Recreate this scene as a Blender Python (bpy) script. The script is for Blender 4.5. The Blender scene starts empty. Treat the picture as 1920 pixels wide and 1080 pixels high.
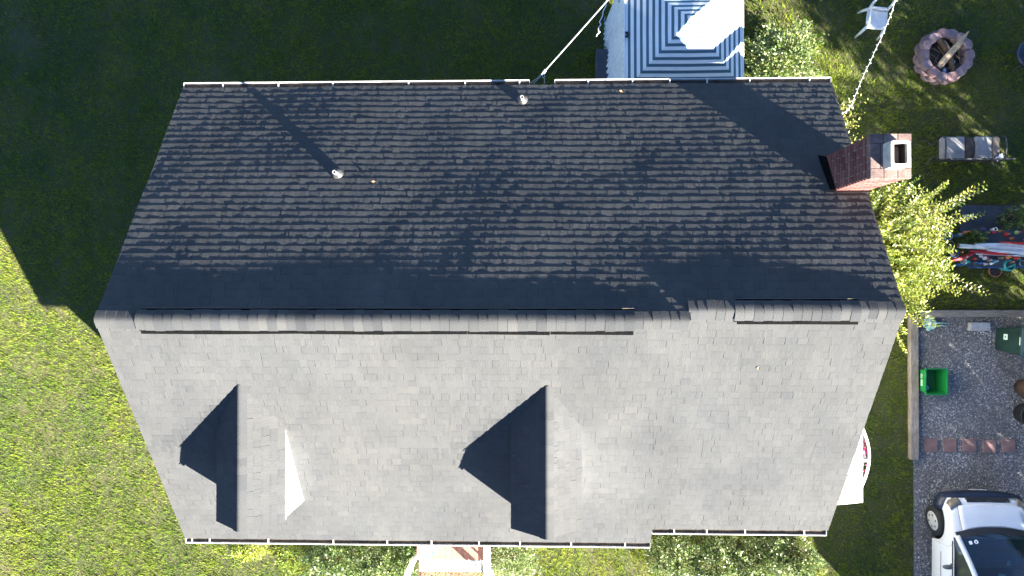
import bpy, bmesh, math, random
import numpy as np
from mathutils import Vector, Matrix, Quaternion

random.seed(7)
rng = np.random.default_rng(11)
scene = bpy.context.scene
col = scene.collection
R_ = math.radians

# ---------------------------------------------------------------- camera, sky, sun, exposure
CAM_H = 15.4
FPX = 1340.0                       # focal length in pixels of a 1920 wide frame
nd = Vector((40 / FPX, -12 / FPX, -1)).normalized()
CAM_Q = nd.rotation_difference(Vector((0, 0, -1)))
cam_d = bpy.data.cameras.new('camera')
cam_d.sensor_width = 36
cam_d.lens = FPX / 1920 * 36
cam_d.clip_end = 600
cam = bpy.data.objects.new('camera', cam_d)
cam.location = (0, 0, CAM_H)
cam.rotation_mode = 'QUATERNION'
cam.rotation_quaternion = CAM_Q
col.objects.link(cam)
scene.camera = cam


def at(px, py, z=0.0):
    d = CAM_Q @ Vector(((px - 960) / FPX, (540 - py) / FPX, -1))
    k = (z - CAM_H) / d.z
    return Vector((d.x * k, d.y * k, z))


SUN_EL = R_(23.5)
SUN_AZ = Vector((0.739, -0.674, 0)).normalized()
SUN_V = Vector((SUN_AZ.x * math.cos(SUN_EL), SUN_AZ.y * math.cos(SUN_EL), math.sin(SUN_EL)))
world = bpy.data.worlds.new('World')
scene.world = world
world.use_nodes = True
wt = world.node_tree
wt.nodes.clear()
sky = wt.nodes.new('ShaderNodeTexSky')
sky.sky_type = 'NISHITA'
sky.sun_disc = False
sky.sun_elevation = SUN_EL
sky.ozone_density = 3.0
sky.dust_density = 0.2
sky.altitude = 5000
sky.sun_rotation = math.atan2(SUN_AZ.x, SUN_AZ.y)
bg = wt.nodes.new('ShaderNodeBackground')
bg.inputs['Strength'].default_value = 0.05
wo = wt.nodes.new('ShaderNodeOutputWorld')
wt.links.new(sky.outputs[0], bg.inputs[0])
wt.links.new(bg.outputs[0], wo.inputs[0])
sl = bpy.data.lights.new('sun', 'SUN')
sl.energy = 5.0
sl.angle = R_(0.5)
sl.color = (1.0, 0.945, 0.845)
so = bpy.data.objects.new('sun', sl)
so.location = (20, -20, 20)
so.rotation_mode = 'QUATERNION'
so.rotation_quaternion = SUN_V.to_track_quat('Z', 'Y')
col.objects.link(so)
scene.view_settings.view_transform = 'Standard'
scene.view_settings.look = 'None'
scene.view_settings.exposure = 3.56
scene.view_settings.gamma = 1.0
scene.cycles.max_bounces = 6
scene.cycles.transparent_max_bounces = 12

# ---------------------------------------------------------------- materials


def mk(name, c1, c2=None, scale=6.0, rough=0.7, bump=0.0, bscale=None, tone=None, metal=0.0,
       trans=0.0, spec=0.4, detail=6.0, coat=0.0, stretch=None):
    """procedural material: noise between c1 and c2, optional per face 'tone' ramp, bump, translucency"""
    m = bpy.data.materials.new(name)
    m.use_nodes = True
    nt = m.node_tree
    nt.nodes.clear()
    out = nt.nodes.new('ShaderNodeOutputMaterial')
    p = nt.nodes.new('ShaderNodeBsdfPrincipled')
    p.inputs['Roughness'].default_value = rough
    p.inputs['Metallic'].default_value = metal
    p.inputs['Specular IOR Level'].default_value = spec
    p.inputs['Coat Weight'].default_value = coat
    tc = nt.nodes.new('ShaderNodeTexCoord')
    vec = tc.outputs['Object']
    if stretch:
        mp = nt.nodes.new('ShaderNodeMapping')
        mp.inputs['Scale'].default_value = stretch
        nt.links.new(vec, mp.inputs['Vector'])
        vec = mp.outputs[0]
    nz = nt.nodes.new('ShaderNodeTexNoise')
    nz.inputs['Scale'].default_value = scale
    nz.inputs['Detail'].default_value = detail
    nt.links.new(vec, nz.inputs['Vector'])
    c2 = c2 or tuple(v * 0.8 for v in c1)
    rp = nt.nodes.new('ShaderNodeValToRGB')
    rp.color_ramp.elements[0].position = 0.32
    rp.color_ramp.elements[1].position = 0.68
    rp.color_ramp.elements[0].color = (*c1, 1)
    rp.color_ramp.elements[1].color = (*c2, 1)
    nt.links.new(nz.outputs['Fac'], rp.inputs[0])
    colr = rp.outputs[0]
    if tone:
        at_ = nt.nodes.new('ShaderNodeAttribute')
        at_.attribute_name = 'tone'
        tr = nt.nodes.new('ShaderNodeValToRGB')
        el = tr.color_ramp.elements
        while len(el) < len(tone):
            el.new(0.5)
        for i, cc in enumerate(tone):
            el[i].position = i / (len(tone) - 1)
            el[i].color = (*cc, 1)
        nt.links.new(at_.outputs['Fac'], tr.inputs[0])
        mx = nt.nodes.new('ShaderNodeMix')
        mx.data_type = 'RGBA'
        mx.blend_type = 'MULTIPLY'
        mx.inputs[0].default_value = 1.0
        nt.links.new(tr.outputs[0], mx.inputs[6])
        nt.links.new(colr, mx.inputs[7])
        colr = mx.outputs[2]
    nt.links.new(colr, p.inputs['Base Color'])
    if bump:
        nb = nt.nodes.new('ShaderNodeTexNoise')
        nb.inputs['Scale'].default_value = bscale or scale * 4
        nb.inputs['Detail'].default_value = 4
        nt.links.new(vec, nb.inputs['Vector'])
        b = nt.nodes.new('ShaderNodeBump')
        b.inputs['Strength'].default_value = bump
        b.inputs['Distance'].default_value = 0.02
        nt.links.new(nb.outputs['Fac'], b.inputs['Height'])
        nt.links.new(b.outputs[0], p.inputs['Normal'])
    sh = p.outputs[0]
    if trans:
        t = nt.nodes.new('ShaderNodeBsdfTranslucent')
        nt.links.new(colr, t.inputs['Color'])
        ms = nt.nodes.new('ShaderNodeMixShader')
        ms.inputs[0].default_value = trans
        nt.links.new(sh, ms.inputs[1])
        nt.links.new(t.outputs[0], ms.inputs[2])
        sh = ms.outputs[0]
    nt.links.new(sh, out.inputs['Surface'])
    return m


W1 = (1, 1, 1)
W2 = (0.82, 0.82, 0.82)
M = {}
M['shingle'] = mk('asphalt_shingle', (1, 1, 1), (0.86, 0.855, 0.85), 1.1, 0.95, 0.55, 90, spec=0.05,
                  tone=[(0.027, 0.029, 0.032), (0.0455, 0.0475, 0.050), (0.0585, 0.0595, 0.0605), (0.073, 0.0715, 0.070)])
M['gutter'] = mk('white_gutter_paint', (0.58, 0.58, 0.57), (0.46, 0.46, 0.44), 5, 0.45)
M['gutter_in'] = mk('gutter_grime', (0.022, 0.018, 0.015), (0.075, 0.055, 0.04), 9, 0.95, 0.5, 40)
M['white'] = mk('white_paint', (0.82, 0.82, 0.80), (0.72, 0.72, 0.70), 4, 0.5)
M['siding'] = mk('white_siding', (0.80, 0.80, 0.78), (0.72, 0.72, 0.70), 3, 0.55, stretch=(1, 1, 6))
M['felt'] = mk('dull_black', (0.003, 0.003, 0.0032), (0.006, 0.006, 0.006), 20, 0.95, spec=0.03)
M['black'] = mk('black_plastic', (0.012, 0.012, 0.013), (0.02, 0.02, 0.021), 20, 0.55)
M['darkmetal'] = mk('dark_flashing', (0.025, 0.026, 0.028), (0.05, 0.048, 0.046), 9, 0.5, metal=0.5)
M['leadmetal'] = mk('galvanised_metal', (0.09, 0.09, 0.09), (0.03, 0.03, 0.03), 16, 0.45, metal=0.6)
M['brick'] = mk('brick', W1, (0.68, 0.66, 0.66), 22, 0.85, 0.35, 60, tone=[(0.13, 0.042, 0.036), (0.19, 0.068, 0.056), (0.25, 0.115, 0.095)])
M['capbrick'] = mk('cap_brick', W1, (0.65, 0.62, 0.6), 14, 0.85, 0.35, 50, tone=[(0.15, 0.095, 0.082), (0.21, 0.145, 0.125), (0.25, 0.19, 0.165)])
M['mortar'] = mk('mortar', (0.36, 0.29, 0.27), (0.26, 0.21, 0.20), 12, 0.95)
M['flue'] = mk('clay_flue', (0.40, 0.37, 0.32), (0.27, 0.24, 0.20), 9, 0.8, 0.3)
M['soot'] = mk('soot', (0.012, 0.009, 0.008), (0.04, 0.025, 0.02), 7, 1.0)
M['glass'] = mk('window_glass', (0.02, 0.025, 0.03), (0.03, 0.035, 0.04), 2, 0.05, spec=0.6)
M['soil'] = mk('lawn_soil', (0.032, 0.043, 0.014), (0.075, 0.066, 0.030), 0.9, 0.98, 0.6, 30, detail=10)
M['grass'] = mk('grass_blade', W1, (0.85, 0.88, 0.85), 1.5, 0.85, spec=0.08, trans=0.25,
                tone=[(0.050, 0.092, 0.016), (0.102, 0.155, 0.018), (0.178, 0.214, 0.024), (0.30, 0.255, 0.07)])
M['gravelbed'] = mk('gravel_bed', (0.11, 0.113, 0.118), (0.19, 0.19, 0.19), 40, 0.95, 0.8, 60)
M['pebble'] = mk('pebble', W1, W2, 30, 0.85, tone=[(0.13, 0.135, 0.145), (0.30, 0.305, 0.315), (0.46, 0.455, 0.45), (0.75, 0.73, 0.70)])
M['chips'] = mk('wood_chips', W1, W2, 30, 0.9, tone=[(0.10, 0.05, 0.03), (0.25, 0.13, 0.07), (0.42, 0.26, 0.15)])
M['timber'] = mk('weathered_timber', (0.30, 0.26, 0.215), (0.17, 0.145, 0.12), 7, 0.85, 0.5, 30, stretch=(8, 1, 8))
M['timberx'] = mk('weathered_timber_lengthwise', (0.27, 0.23, 0.19), (0.14, 0.12, 0.10), 7, 0.85, 0.5, 30, stretch=(1, 8, 8))
M['leaf_bright'] = mk('bright_leaf', W1, W2, 3, 0.4, trans=0.35, spec=0.55,
                      tone=[(0.05, 0.10, 0.012), (0.12, 0.185, 0.018), (0.23, 0.27, 0.028), (0.36, 0.36, 0.06)])
M['leaf'] = mk('shrub_leaf', W1, W2, 3, 0.36, trans=0.28, spec=0.6,
               tone=[(0.03, 0.062, 0.014), (0.07, 0.125, 0.026), (0.15, 0.20, 0.055), (0.32, 0.33, 0.15)])
M['leaf_dark'] = mk('tree_leaf', W1, W2, 3, 0.5, trans=0.2, spec=0.4,
                    tone=[(0.02, 0.045, 0.012), (0.045, 0.085, 0.02), (0.08, 0.12, 0.03)])
M['stem'] = mk('stem_bark', (0.11, 0.075, 0.05), (0.06, 0.042, 0.03), 14, 0.9, 0.4)
M['plastic_white'] = mk('white_resin', (0.60, 0.62, 0.63), (0.50, 0.52, 0.53), 12, 0.4)
M['block'] = mk('retaining_block', W1, (0.70, 0.66, 0.66), 11, 0.9, 0.5, 50, tone=[(0.17, 0.125, 0.130), (0.23, 0.172, 0.175), (0.27, 0.165, 0.155)])
M['ash'] = mk('ash_bed', (0.02, 0.017, 0.015), (0.075, 0.06, 0.05), 14, 1.0, 0.9, 30)
M['log'] = mk('log_bark', (0.20, 0.135, 0.075), (0.09, 0.058, 0.036), 10, 0.9, 0.7, 24, stretch=(1, 6, 6))
M['splitwood'] = mk('split_wood', (0.40, 0.31, 0.20), (0.24, 0.175, 0.105), 9, 0.85, 0.5, 24, stretch=(1, 9, 9))
M['twig'] = mk('dry_twig', (0.30, 0.22, 0.13), (0.16, 0.11, 0.06), 16, 0.9)
M['paper'] = mk('paper', (0.70, 0.74, 0.80), (0.5, 0.56, 0.66), 20, 0.8)
M['bluepaper'] = mk('blue_paper', (0.03, 0.10, 0.36), (0.02, 0.07, 0.25), 20, 0.7)
M['cushion'] = mk('pale_cushion', (0.235, 0.228, 0.218), (0.17, 0.165, 0.157), 7, 0.95, 0.2)
M['cushion_dark'] = mk('brown_cushion', (0.085, 0.062, 0.048), (0.04, 0.03, 0.025), 7, 0.95, 0.2)
M['cushion_tan'] = mk('stained_cushion', (0.20, 0.165, 0.135), (0.12, 0.095, 0.08), 7, 0.95, 0.2)
M['frame'] = mk('dark_metal_frame', (0.03, 0.032, 0.034), (0.05, 0.05, 0.052), 12, 0.45, metal=0.3)
M['recycle'] = mk('green_plastic', (0.010, 0.22, 0.045), (0.008, 0.17, 0.035), 5, 0.42)
M['binlabel'] = mk('white_print', (0.62, 0.72, 0.63), (0.5, 0.62, 0.52), 20, 0.6)
M['wheelbin'] = mk('dark_green_plastic', (0.007, 0.026, 0.019), (0.010, 0.033, 0.024), 6, 0.5)
M['binlid'] = mk('grey_green_lid', (0.018, 0.045, 0.052), (0.024, 0.055, 0.062), 6, 0.45)
M['brownpot'] = mk('brown_glaze', (0.075, 0.042, 0.028), (0.045, 0.028, 0.02), 9, 0.5)
M['greydish'] = mk('grey_dish', (0.22, 0.215, 0.22), (0.30, 0.29, 0.30), 9, 0.7)
M['terracotta'] = mk('terracotta', (0.38, 0.145, 0.065), (0.28, 0.10, 0.05), 9, 0.8)
M['paver'] = mk('red_paver', (0.25, 0.15, 0.13), (0.17, 0.105, 0.095), 7, 0.9, 0.4, 50)
M['concrete'] = mk('concrete', (0.36, 0.36, 0.36), (0.27, 0.27, 0.275), 12, 0.9, 0.3)
M['slate'] = mk('slate_paving', (0.055, 0.065, 0.078), (0.035, 0.042, 0.05), 5, 0.75, 0.3)
M['mint'] = mk('mint_plastic', (0.42, 0.62, 0.52), (0.33, 0.52, 0.43), 9, 0.5)
M['blue'] = mk('blue_paint', (0.02, 0.085, 0.23), (0.015, 0.06, 0.17), 9, 0.5)
M['skyblue'] = mk('pale_blue_glaze', (0.14, 0.38, 0.52), (0.10, 0.30, 0.43), 9, 0.4)
M['teal'] = mk('teal_plastic', (0.03, 0.27, 0.23), (0.02, 0.19, 0.17), 9, 0.3)
M['red'] = mk('red_cloth', (0.42, 0.028, 0.028), (0.30, 0.02, 0.022), 9, 0.7)
M['pink'] = mk('pink_flower', (0.50, 0.055, 0.13), (0.36, 0.04, 0.09), 30, 0.7)
M['orange'] = mk('orange_clay', (0.50, 0.16, 0.04), (0.36, 0.11, 0.03), 9, 0.7)
M['yellow'] = mk('olive_glaze', (0.30, 0.22, 0.05), (0.20, 0.15, 0.04), 9, 0.6)
M['limegreen'] = mk('pale_green_glaze', (0.26, 0.42, 0.16), (0.2, 0.34, 0.12), 9, 0.5)
M['violet'] = mk('violet_glaze', (0.09, 0.05, 0.20), (0.06, 0.035, 0.14), 9, 0.5)
M['cream'] = mk('cream_panel', (0.13, 0.112, 0.086), (0.11, 0.094, 0.07), 5, 0.6)
M['carpaint'] = mk('white_car_paint', (0.68, 0.69, 0.70), (0.66, 0.67, 0.68), 3, 0.3, coat=0.6, spec=0.5)
M['bumper'] = mk('navy_plastic', (0.010, 0.016, 0.035), (0.014, 0.021, 0.044), 6, 0.4)
M['tyre'] = mk('tyre_rubber', (0.012, 0.012, 0.012), (0.02, 0.02, 0.02), 20, 0.85, 0.3)
M['hub'] = mk('hubcap', (0.52, 0.51, 0.49), (0.44, 0.43, 0.41), 12, 0.4, metal=0.2)
M['amber'] = mk('headlamp_lens', (0.20, 0.165, 0.12), (0.12, 0.105, 0.085), 12, 0.15)
M['interior'] = mk('car_interior', (0.09, 0.125, 0.14), (0.13, 0.16, 0.175), 9, 0.8)
M['seatcloth'] = mk('grey_seat', (0.10, 0.11, 0.12), (0.14, 0.15, 0.16), 12, 0.9)
M['mirror'] = mk('grey_mirror_shell', (0.085, 0.088, 0.095), (0.065, 0.067, 0.072), 12, 0.5)
M['deck'] = mk('red_brown_deck', (0.34, 0.155, 0.10), (0.26, 0.115, 0.075), 6, 0.8, 0.3, stretch=(6, 1, 1))
M['cyan'] = mk('cyan_print', (0.02, 0.20, 0.25), (0.015, 0.16, 0.2), 9, 0.7)
M['cable'] = mk('cable_sheath', (0.38, 0.38, 0.39), (0.28, 0.28, 0.29), 9, 0.6)
M['bulb'] = mk('milky_bulb', (0.62, 0.62, 0.58), (0.55, 0.55, 0.5), 9, 0.3)
M['curtain'] = mk('white_canopy_cloth', (0.72, 0.73, 0.74), (0.60, 0.61, 0.62), 5, 0.9, trans=0.3)
M['deadleaf'] = mk('dead_leaf', (0.42, 0.22, 0.10), (0.30, 0.15, 0.07), 9, 0.8)
M['lightplate'] = mk('number_plate', (0.62, 0.60, 0.57), (0.5, 0.48, 0.46), 9, 0.5)


def weather(m, scale, lo, hi, stretch=(1, 1, 1)):
    """large soft blotches of dust and wear over a material's colour"""
    nt = m.node_tree
    p = [n for n in nt.nodes if n.type == 'BSDF_PRINCIPLED'][0]
    src = p.inputs['Base Color'].links[0].from_socket
    tc = [n for n in nt.nodes if n.type == 'TEX_COORD'][0]
    mp = nt.nodes.new('ShaderNodeMapping')
    mp.inputs['Scale'].default_value = stretch
    nz = nt.nodes.new('ShaderNodeTexNoise')
    nz.inputs['Scale'].default_value = scale
    nz.inputs['Detail'].default_value = 8
    nz.inputs['Roughness'].default_value = 0.65
    rp = nt.nodes.new('ShaderNodeValToRGB')
    rp.color_ramp.elements[0].position = 0.35
    rp.color_ramp.elements[1].position = 0.66
    rp.color_ramp.elements[0].color = (*lo, 1)
    rp.color_ramp.elements[1].color = (*hi, 1)
    mx = nt.nodes.new('ShaderNodeMix')
    mx.data_type = 'RGBA'
    mx.blend_type = 'MULTIPLY'
    mx.inputs[0].default_value = 1
    nt.links.new(tc.outputs['Object'], mp.inputs[0])
    nt.links.new(mp.outputs[0], nz.inputs['Vector'])
    nt.links.new(nz.outputs['Fac'], rp.inputs[0])
    nt.links.new(src, mx.inputs[6])
    nt.links.new(rp.outputs[0], mx.inputs[7])
    for l in list(src.links):
        if l.to_node != mx:
            nt.links.new(mx.outputs[2], l.to_socket)


weather(M['shingle'], 0.7, (0.86, 0.87, 0.89), (1.05, 1.03, 0.99), (1, 0.5, 1))
weather(M['capbrick'], 3.0, (0.45, 0.42, 0.42), (1, 1, 1))
weather(M['brick'], 2.2, (0.7, 0.66, 0.66), (1.05, 1.05, 1.05))
weather(M['recycle'], 5.0, (0.78, 0.78, 0.78), (1.08, 1.05, 1.08))
weather(M['wheelbin'], 5.0, (0.8, 0.8, 0.8), (1.5, 1.4, 1.4))
weather(M['carpaint'], 1.6, (0.90, 0.895, 0.88), (1, 1, 1))
weather(M['pebble'], 1.1, (0.62, 0.58, 0.54), (1.1, 1.1, 1.12))
weather(M['gutter'], 4.0, (0.65, 0.62, 0.57), (1, 1, 1))
weather(M['timber'], 2.0, (0.7, 0.68, 0.66), (1.1, 1.1, 1.1))


def window_glass_clear():
    m = bpy.data.materials.new('windscreen_glass')
    m.use_nodes = True
    nt = m.node_tree
    nt.nodes.clear()
    out = nt.nodes.new('ShaderNodeOutputMaterial')
    tr = nt.nodes.new('ShaderNodeBsdfTransparent')
    tr.inputs[0].default_value = (0.45, 0.66, 0.72, 1)
    gl = nt.nodes.new('ShaderNodeBsdfGlossy')
    gl.inputs['Roughness'].default_value = 0.03
    fr = nt.nodes.new('ShaderNodeFresnel')
    fr.inputs[0].default_value = 1.9
    ms = nt.nodes.new('ShaderNodeMixShader')
    nt.links.new(fr.outputs[0], ms.inputs[0])
    nt.links.new(tr.outputs[0], ms.inputs[1])
    nt.links.new(gl.outputs[0], ms.inputs[2])
    nt.links.new(ms.outputs[0], out.inputs[0])
    return m


M['windscreen'] = window_glass_clear()


def canopy_cloth(period):
    """woven cloth with square rings of blue stripes, from the object's own coordinates"""
    m = mk('striped_canopy_cloth', (0.87, 0.88, 0.89), (0.82, 0.83, 0.84), 8, 0.85, trans=0.42)
    nt = m.node_tree
    p = [n for n in nt.nodes if n.type == 'BSDF_PRINCIPLED'][0]
    t = [n for n in nt.nodes if n.type == 'BSDF_TRANSLUCENT'][0]
    tc = [n for n in nt.nodes if n.type == 'TEX_COORD'][0]
    sep = nt.nodes.new('ShaderNodeSeparateXYZ')
    nt.links.new(tc.outputs['Object'], sep.inputs[0])

    def mth(op, a, b=None):
        n = nt.nodes.new('ShaderNodeMath')
        n.operation = op
        for i, v in enumerate((a, b)):
            if v is None:
                continue
            if isinstance(v, (int, float)):
                n.inputs[i].default_value = v
            else:
                nt.links.new(v, n.inputs[i])
        return n.outputs[0]
    mxv = mth('MAXIMUM', mth('ABSOLUTE', sep.outputs[0]), mth('ABSOLUTE', sep.outputs[1]))
    st = mth('GREATER_THAN', mth('FRACT', mth('DIVIDE', mxv, period)), 0.55)
    mx = nt.nodes.new('ShaderNodeMix')
    mx.data_type = 'RGBA'
    nt.links.new(st, mx.inputs[0])
    rp = [n for n in nt.nodes if n.type == 'VALTORGB'][0]
    nt.links.new(rp.outputs[0], mx.inputs[6])
    mx.inputs[7].default_value = (0.11, 0.20, 0.25, 1)
    nt.links.new(mx.outputs[2], p.inputs['Base Color'])
    nt.links.new(mx.outputs[2], t.inputs['Color'])
    return m


# ---------------------------------------------------------------- building helpers


def tag(o, label=None, cat=None, group=None, kind=None):
    if label:
        o['label'] = label
    if cat:
        o['category'] = cat
    if group:
        o['group'] = group
    if kind:
        o['kind'] = kind
    return o


def thing(name, label, cat, loc=(0, 0, 0), rz=0.0, group=None):
    o = bpy.data.objects.new(name, None)
    o.empty_display_size = 0.2
    o.location = loc
    o.rotation_euler = (0, 0, rz)
    col.objects.link(o)
    return tag(o, label, cat, group)


def copy_tree(o, parent=None):
    c = o.copy()
    col.objects.link(c)
    if parent:
        c.parent = parent
    for ch in list(o.children):
        copy_tree(ch, c)
    return c


def rotm(rx=0, ry=0, rz=0):
    return Matrix.Rotation(rz, 3, 'Z') @ Matrix.Rotation(ry, 3, 'Y') @ Matrix.Rotation(rx, 3, 'X')


class MB:
    """collects shapes into one mesh"""

    def __init__(s):
        s.v, s.f, s.t = [], [], []

    def add(s, vs, fs, tone=0.5):
        b = len(s.v)
        s.v += [tuple(v) for v in vs]
        s.f += [tuple(i + b for i in f) for f in fs]
        s.t += [tone] * len(fs)
        return s

    def box(s, c, d, rot=None, tone=0.5, taper=1.0):
        c = Vector(c)
        vs = []
        for sz in (-1, 1):
            k = taper if sz > 0 else 1.0
            for sx, sy in ((-1, -1), (1, -1), (1, 1), (-1, 1)):
                v = Vector((sx * d[0] / 2 * k, sy * d[1] / 2 * k, sz * d[2] / 2))
                vs.append(c + (rot @ v if rot else v))
        return s.add(vs, [(3, 2, 1, 0), (4, 5, 6, 7), (0, 1, 5, 4), (1, 2, 6, 5), (2, 3, 7, 6), (3, 0, 4, 7)], tone)

    def tube(s, pts, r, n=8, tone=0.5, caps=True):
        pts = [Vector(p) for p in pts]
        rs = r if isinstance(r, (list, tuple)) else [r] * len(pts)
        vs, fs = [], []
        up = Vector((0, 0, 1))
        for i, p in enumerate(pts):
            d = (pts[min(i + 1, len(pts) - 1)] - pts[max(i - 1, 0)]).normalized()
            a = d.cross(up)
            if a.length < 0.05:
                a = d.cross(Vector((1, 0, 0)))
            a.normalize()
            b = d.cross(a).normalized()
            for k in range(n):
                th = 2 * math.pi * k / n
                vs.append(p + a * (math.cos(th) * rs[i]) + b * (math.sin(th) * rs[i]))
        for i in range(len(pts) - 1):
            for k in range(n):
                k2 = (k + 1) % n
                fs.append((i * n + k, i * n + k2, (i + 1) * n + k2, (i + 1) * n + k))
        if caps:
            fs.append(tuple(range(n - 1, -1, -1)))
            fs.append(tuple((len(pts) - 1) * n + k for k in range(n)))
        return s.add(vs, fs, tone)

    def lathe(s, prof, c=(0, 0, 0), n=20, tone=0.5, rot=None):
        c = Vector(c)
        vs, fs = [], []
        for r, z in prof:
            for k in range(n):
                th = 2 * math.pi * k / n
                v = Vector((r * math.cos(th), r * math.sin(th), z))
                vs.append(c + (rot @ v if rot else v))
        for i in range(len(prof) - 1):
            for k in range(n):
                k2 = (k + 1) % n
                fs.append((i * n + k, i * n + k2, (i + 1) * n + k2, (i + 1) * n + k))
        if prof[0][0] > 1e-4:
            fs.append(tuple(range(n - 1, -1, -1)))
        if prof[-1][0] > 1e-4:
            fs.append(tuple((len(prof) - 1) * n + k for k in range(n)))
        return s.add(vs, fs, tone)

    def prism(s, poly, z0, z1, tone=0.5):
        n = len(poly)
        vs = [(x, y, z0) for x, y in poly] + [(x, y, z1) for x, y in poly]
        fs = [tuple(range(n - 1, -1, -1)), tuple(range(n, 2 * n))]
        fs += [(i, (i + 1) % n, n + (i + 1) % n, n + i) for i in range(n)]
        return s.add(vs, fs, tone)

    def loft(s, secs, closed=False, caps=False, tone=0.5):
        n = len(secs[0])
        vs = [p for sec in secs for p in sec]
        fs = []
        for i in range(len(secs) - 1):
            for k in range(n if closed else n - 1):
                k2 = (k + 1) % n
                fs.append((i * n + k, i * n + k2, (i + 1) * n + k2, (i + 1) * n + k))
        if caps:
            fs.append(tuple(range(n - 1, -1, -1)))
            fs.append(tuple((len(secs) - 1) * n + k for k in range(n)))
        return s.add(vs, fs, tone)

    def ball(s, c, r, n=10, m=6, tone=0.5, rot=None):
        rr = r if isinstance(r, (list, tuple)) else (r, r, r)
        c = Vector(c)
        vs, fs = [], []
        for i in range(m + 1):
            ph = -math.pi / 2 + math.pi * i / m
            for k in range(n):
                th = 2 * math.pi * k / n
                v = Vector((rr[0] * math.cos(ph) * math.cos(th), rr[1] * math.cos(ph) * math.sin(th), rr[2] * math.sin(ph)))
                vs.append(c + (rot @ v if rot else v))
        for i in range(m):
            for k in range(n):
                k2 = (k + 1) % n
                fs.append((i * n + k, i * n + k2, (i + 1) * n + k2, (i + 1) * n + k))
        return s.add(vs, fs, tone)

    def build(s, name, mat, parent=None, smooth=False, bevel=0.0, solid=0.0, subsurf=0, seg=2):
        me = bpy.data.meshes.new(name)
        me.from_pydata(s.v, [], s.f)
        ta = me.attributes.new('tone', 'FLOAT', 'FACE')
        ta.data.foreach_set('value', np.array(s.t, dtype=np.float32))
        bm = bmesh.new()
        bm.from_mesh(me)
        bmesh.ops.remove_doubles(bm, verts=bm.verts, dist=1e-5)
        if not solid:
            bmesh.ops.recalc_face_normals(bm, faces=bm.faces)
        bm.to_mesh(me)
        bm.free()
        me.materials.append(mat)
        if smooth:
            me.polygons.foreach_set('use_smooth', [True] * len(me.polygons))
        o = bpy.data.objects.new(name, me)
        col.objects.link(o)
        if parent:
            o.parent = parent
        if solid:
            md = o.modifiers.new('solid', 'SOLIDIFY')
            md.thickness = solid
            md.offset = 0
        if subsurf:
            md = o.modifiers.new('sub', 'SUBSURF')
            md.levels = md.render_levels = subsurf
        if bevel:
            md = o.modifiers.new('bevel', 'BEVEL')
            md.width = bevel
            md.segments = seg
            md.limit_method = 'ANGLE'
            md.angle_limit = R_(35)
        return o


def mesh_np(name, V, F, tone, mat, parent=None, smooth=False):
    """numpy mesh: V (n,3), F (m,k), tone (m)"""
    V = np.ascontiguousarray(V, dtype=np.float32)
    F = np.ascontiguousarray(F, dtype=np.int32)
    m, k = F.shape
    me = bpy.data.meshes.new(name)
    me.vertices.add(len(V))
    me.vertices.foreach_set('co', V.ravel())
    me.loops.add(m * k)
    me.loops.foreach_set('vertex_index', F.ravel())
    me.polygons.add(m)
    me.polygons.foreach_set('loop_start', np.arange(0, m * k, k, dtype=np.int32))
    me.polygons.foreach_set('loop_total', np.full(m, k, dtype=np.int32))
    me.update(calc_edges=True)
    ta = me.attributes.new('tone', 'FLOAT', 'FACE')
    ta.data.foreach_set('value', np.ascontiguousarray(np.clip(tone, 0, 1), dtype=np.float32))
    me.materials.append(mat)
    if smooth:
        me.polygons.foreach_set('use_smooth', [True] * m)
    o = bpy.data.objects.new(name, me)
    col.objects.link(o)
    if parent:
        o.parent = parent
    return o


_grids = {}


def vnoise(x, y, s, seed=0):
    """smooth value noise in 0..1, feature size s"""
    if seed not in _grids:
        _grids[seed] = np.random.default_rng(1000 + seed).random((128, 128))
    g = _grids[seed]
    x = np.asarray(x) / s + 500
    y = np.asarray(y) / s + 500
    xi = np.floor(x).astype(int)
    yi = np.floor(y).astype(int)
    fx = x - xi
    fy = y - yi
    fx = fx * fx * (3 - 2 * fx)
    fy = fy * fy * (3 - 2 * fy)
    a = g[xi % 128, yi % 128]
    b = g[(xi + 1) % 128, yi % 128]
    c = g[xi % 128, (yi + 1) % 128]
    d = g[(xi + 1) % 128, (yi + 1) % 128]
    return (a * (1 - fx) + b * fx) * (1 - fy) + (c * (1 - fx) + d * fx) * fy


def unit(a):
    return a / np.maximum(np.linalg.norm(a, axis=1, keepdims=True), 1e-9)


def leaves(name, P, D, N, L, Wd, tone, mat, parent=None):
    """folded pointed leaves: base P, direction D, normal N"""
    D = unit(D)
    S = unit(np.cross(D, N))
    N = np.cross(S, D)
    L = np.broadcast_to(np.asarray(L, dtype=float), (len(P),))[:, None]
    Wd = np.broadcast_to(np.asarray(Wd, dtype=float), (len(P),))[:, None]
    mid = P + D * L * 0.45 + N * Wd * 0.22
    V = np.stack([P, P + D * L - N * L * 0.08, mid + S * Wd / 2, mid - S * Wd / 2], axis=1).reshape(-1, 3)
    b = np.arange(len(P))[:, None] * 4
    F = np.concatenate([b + np.array([0, 2, 1]), b + np.array([0, 1, 3])], axis=1).reshape(-1, 3)
    return mesh_np(name, V, F, np.repeat(tone, 2), mat, parent)
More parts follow.
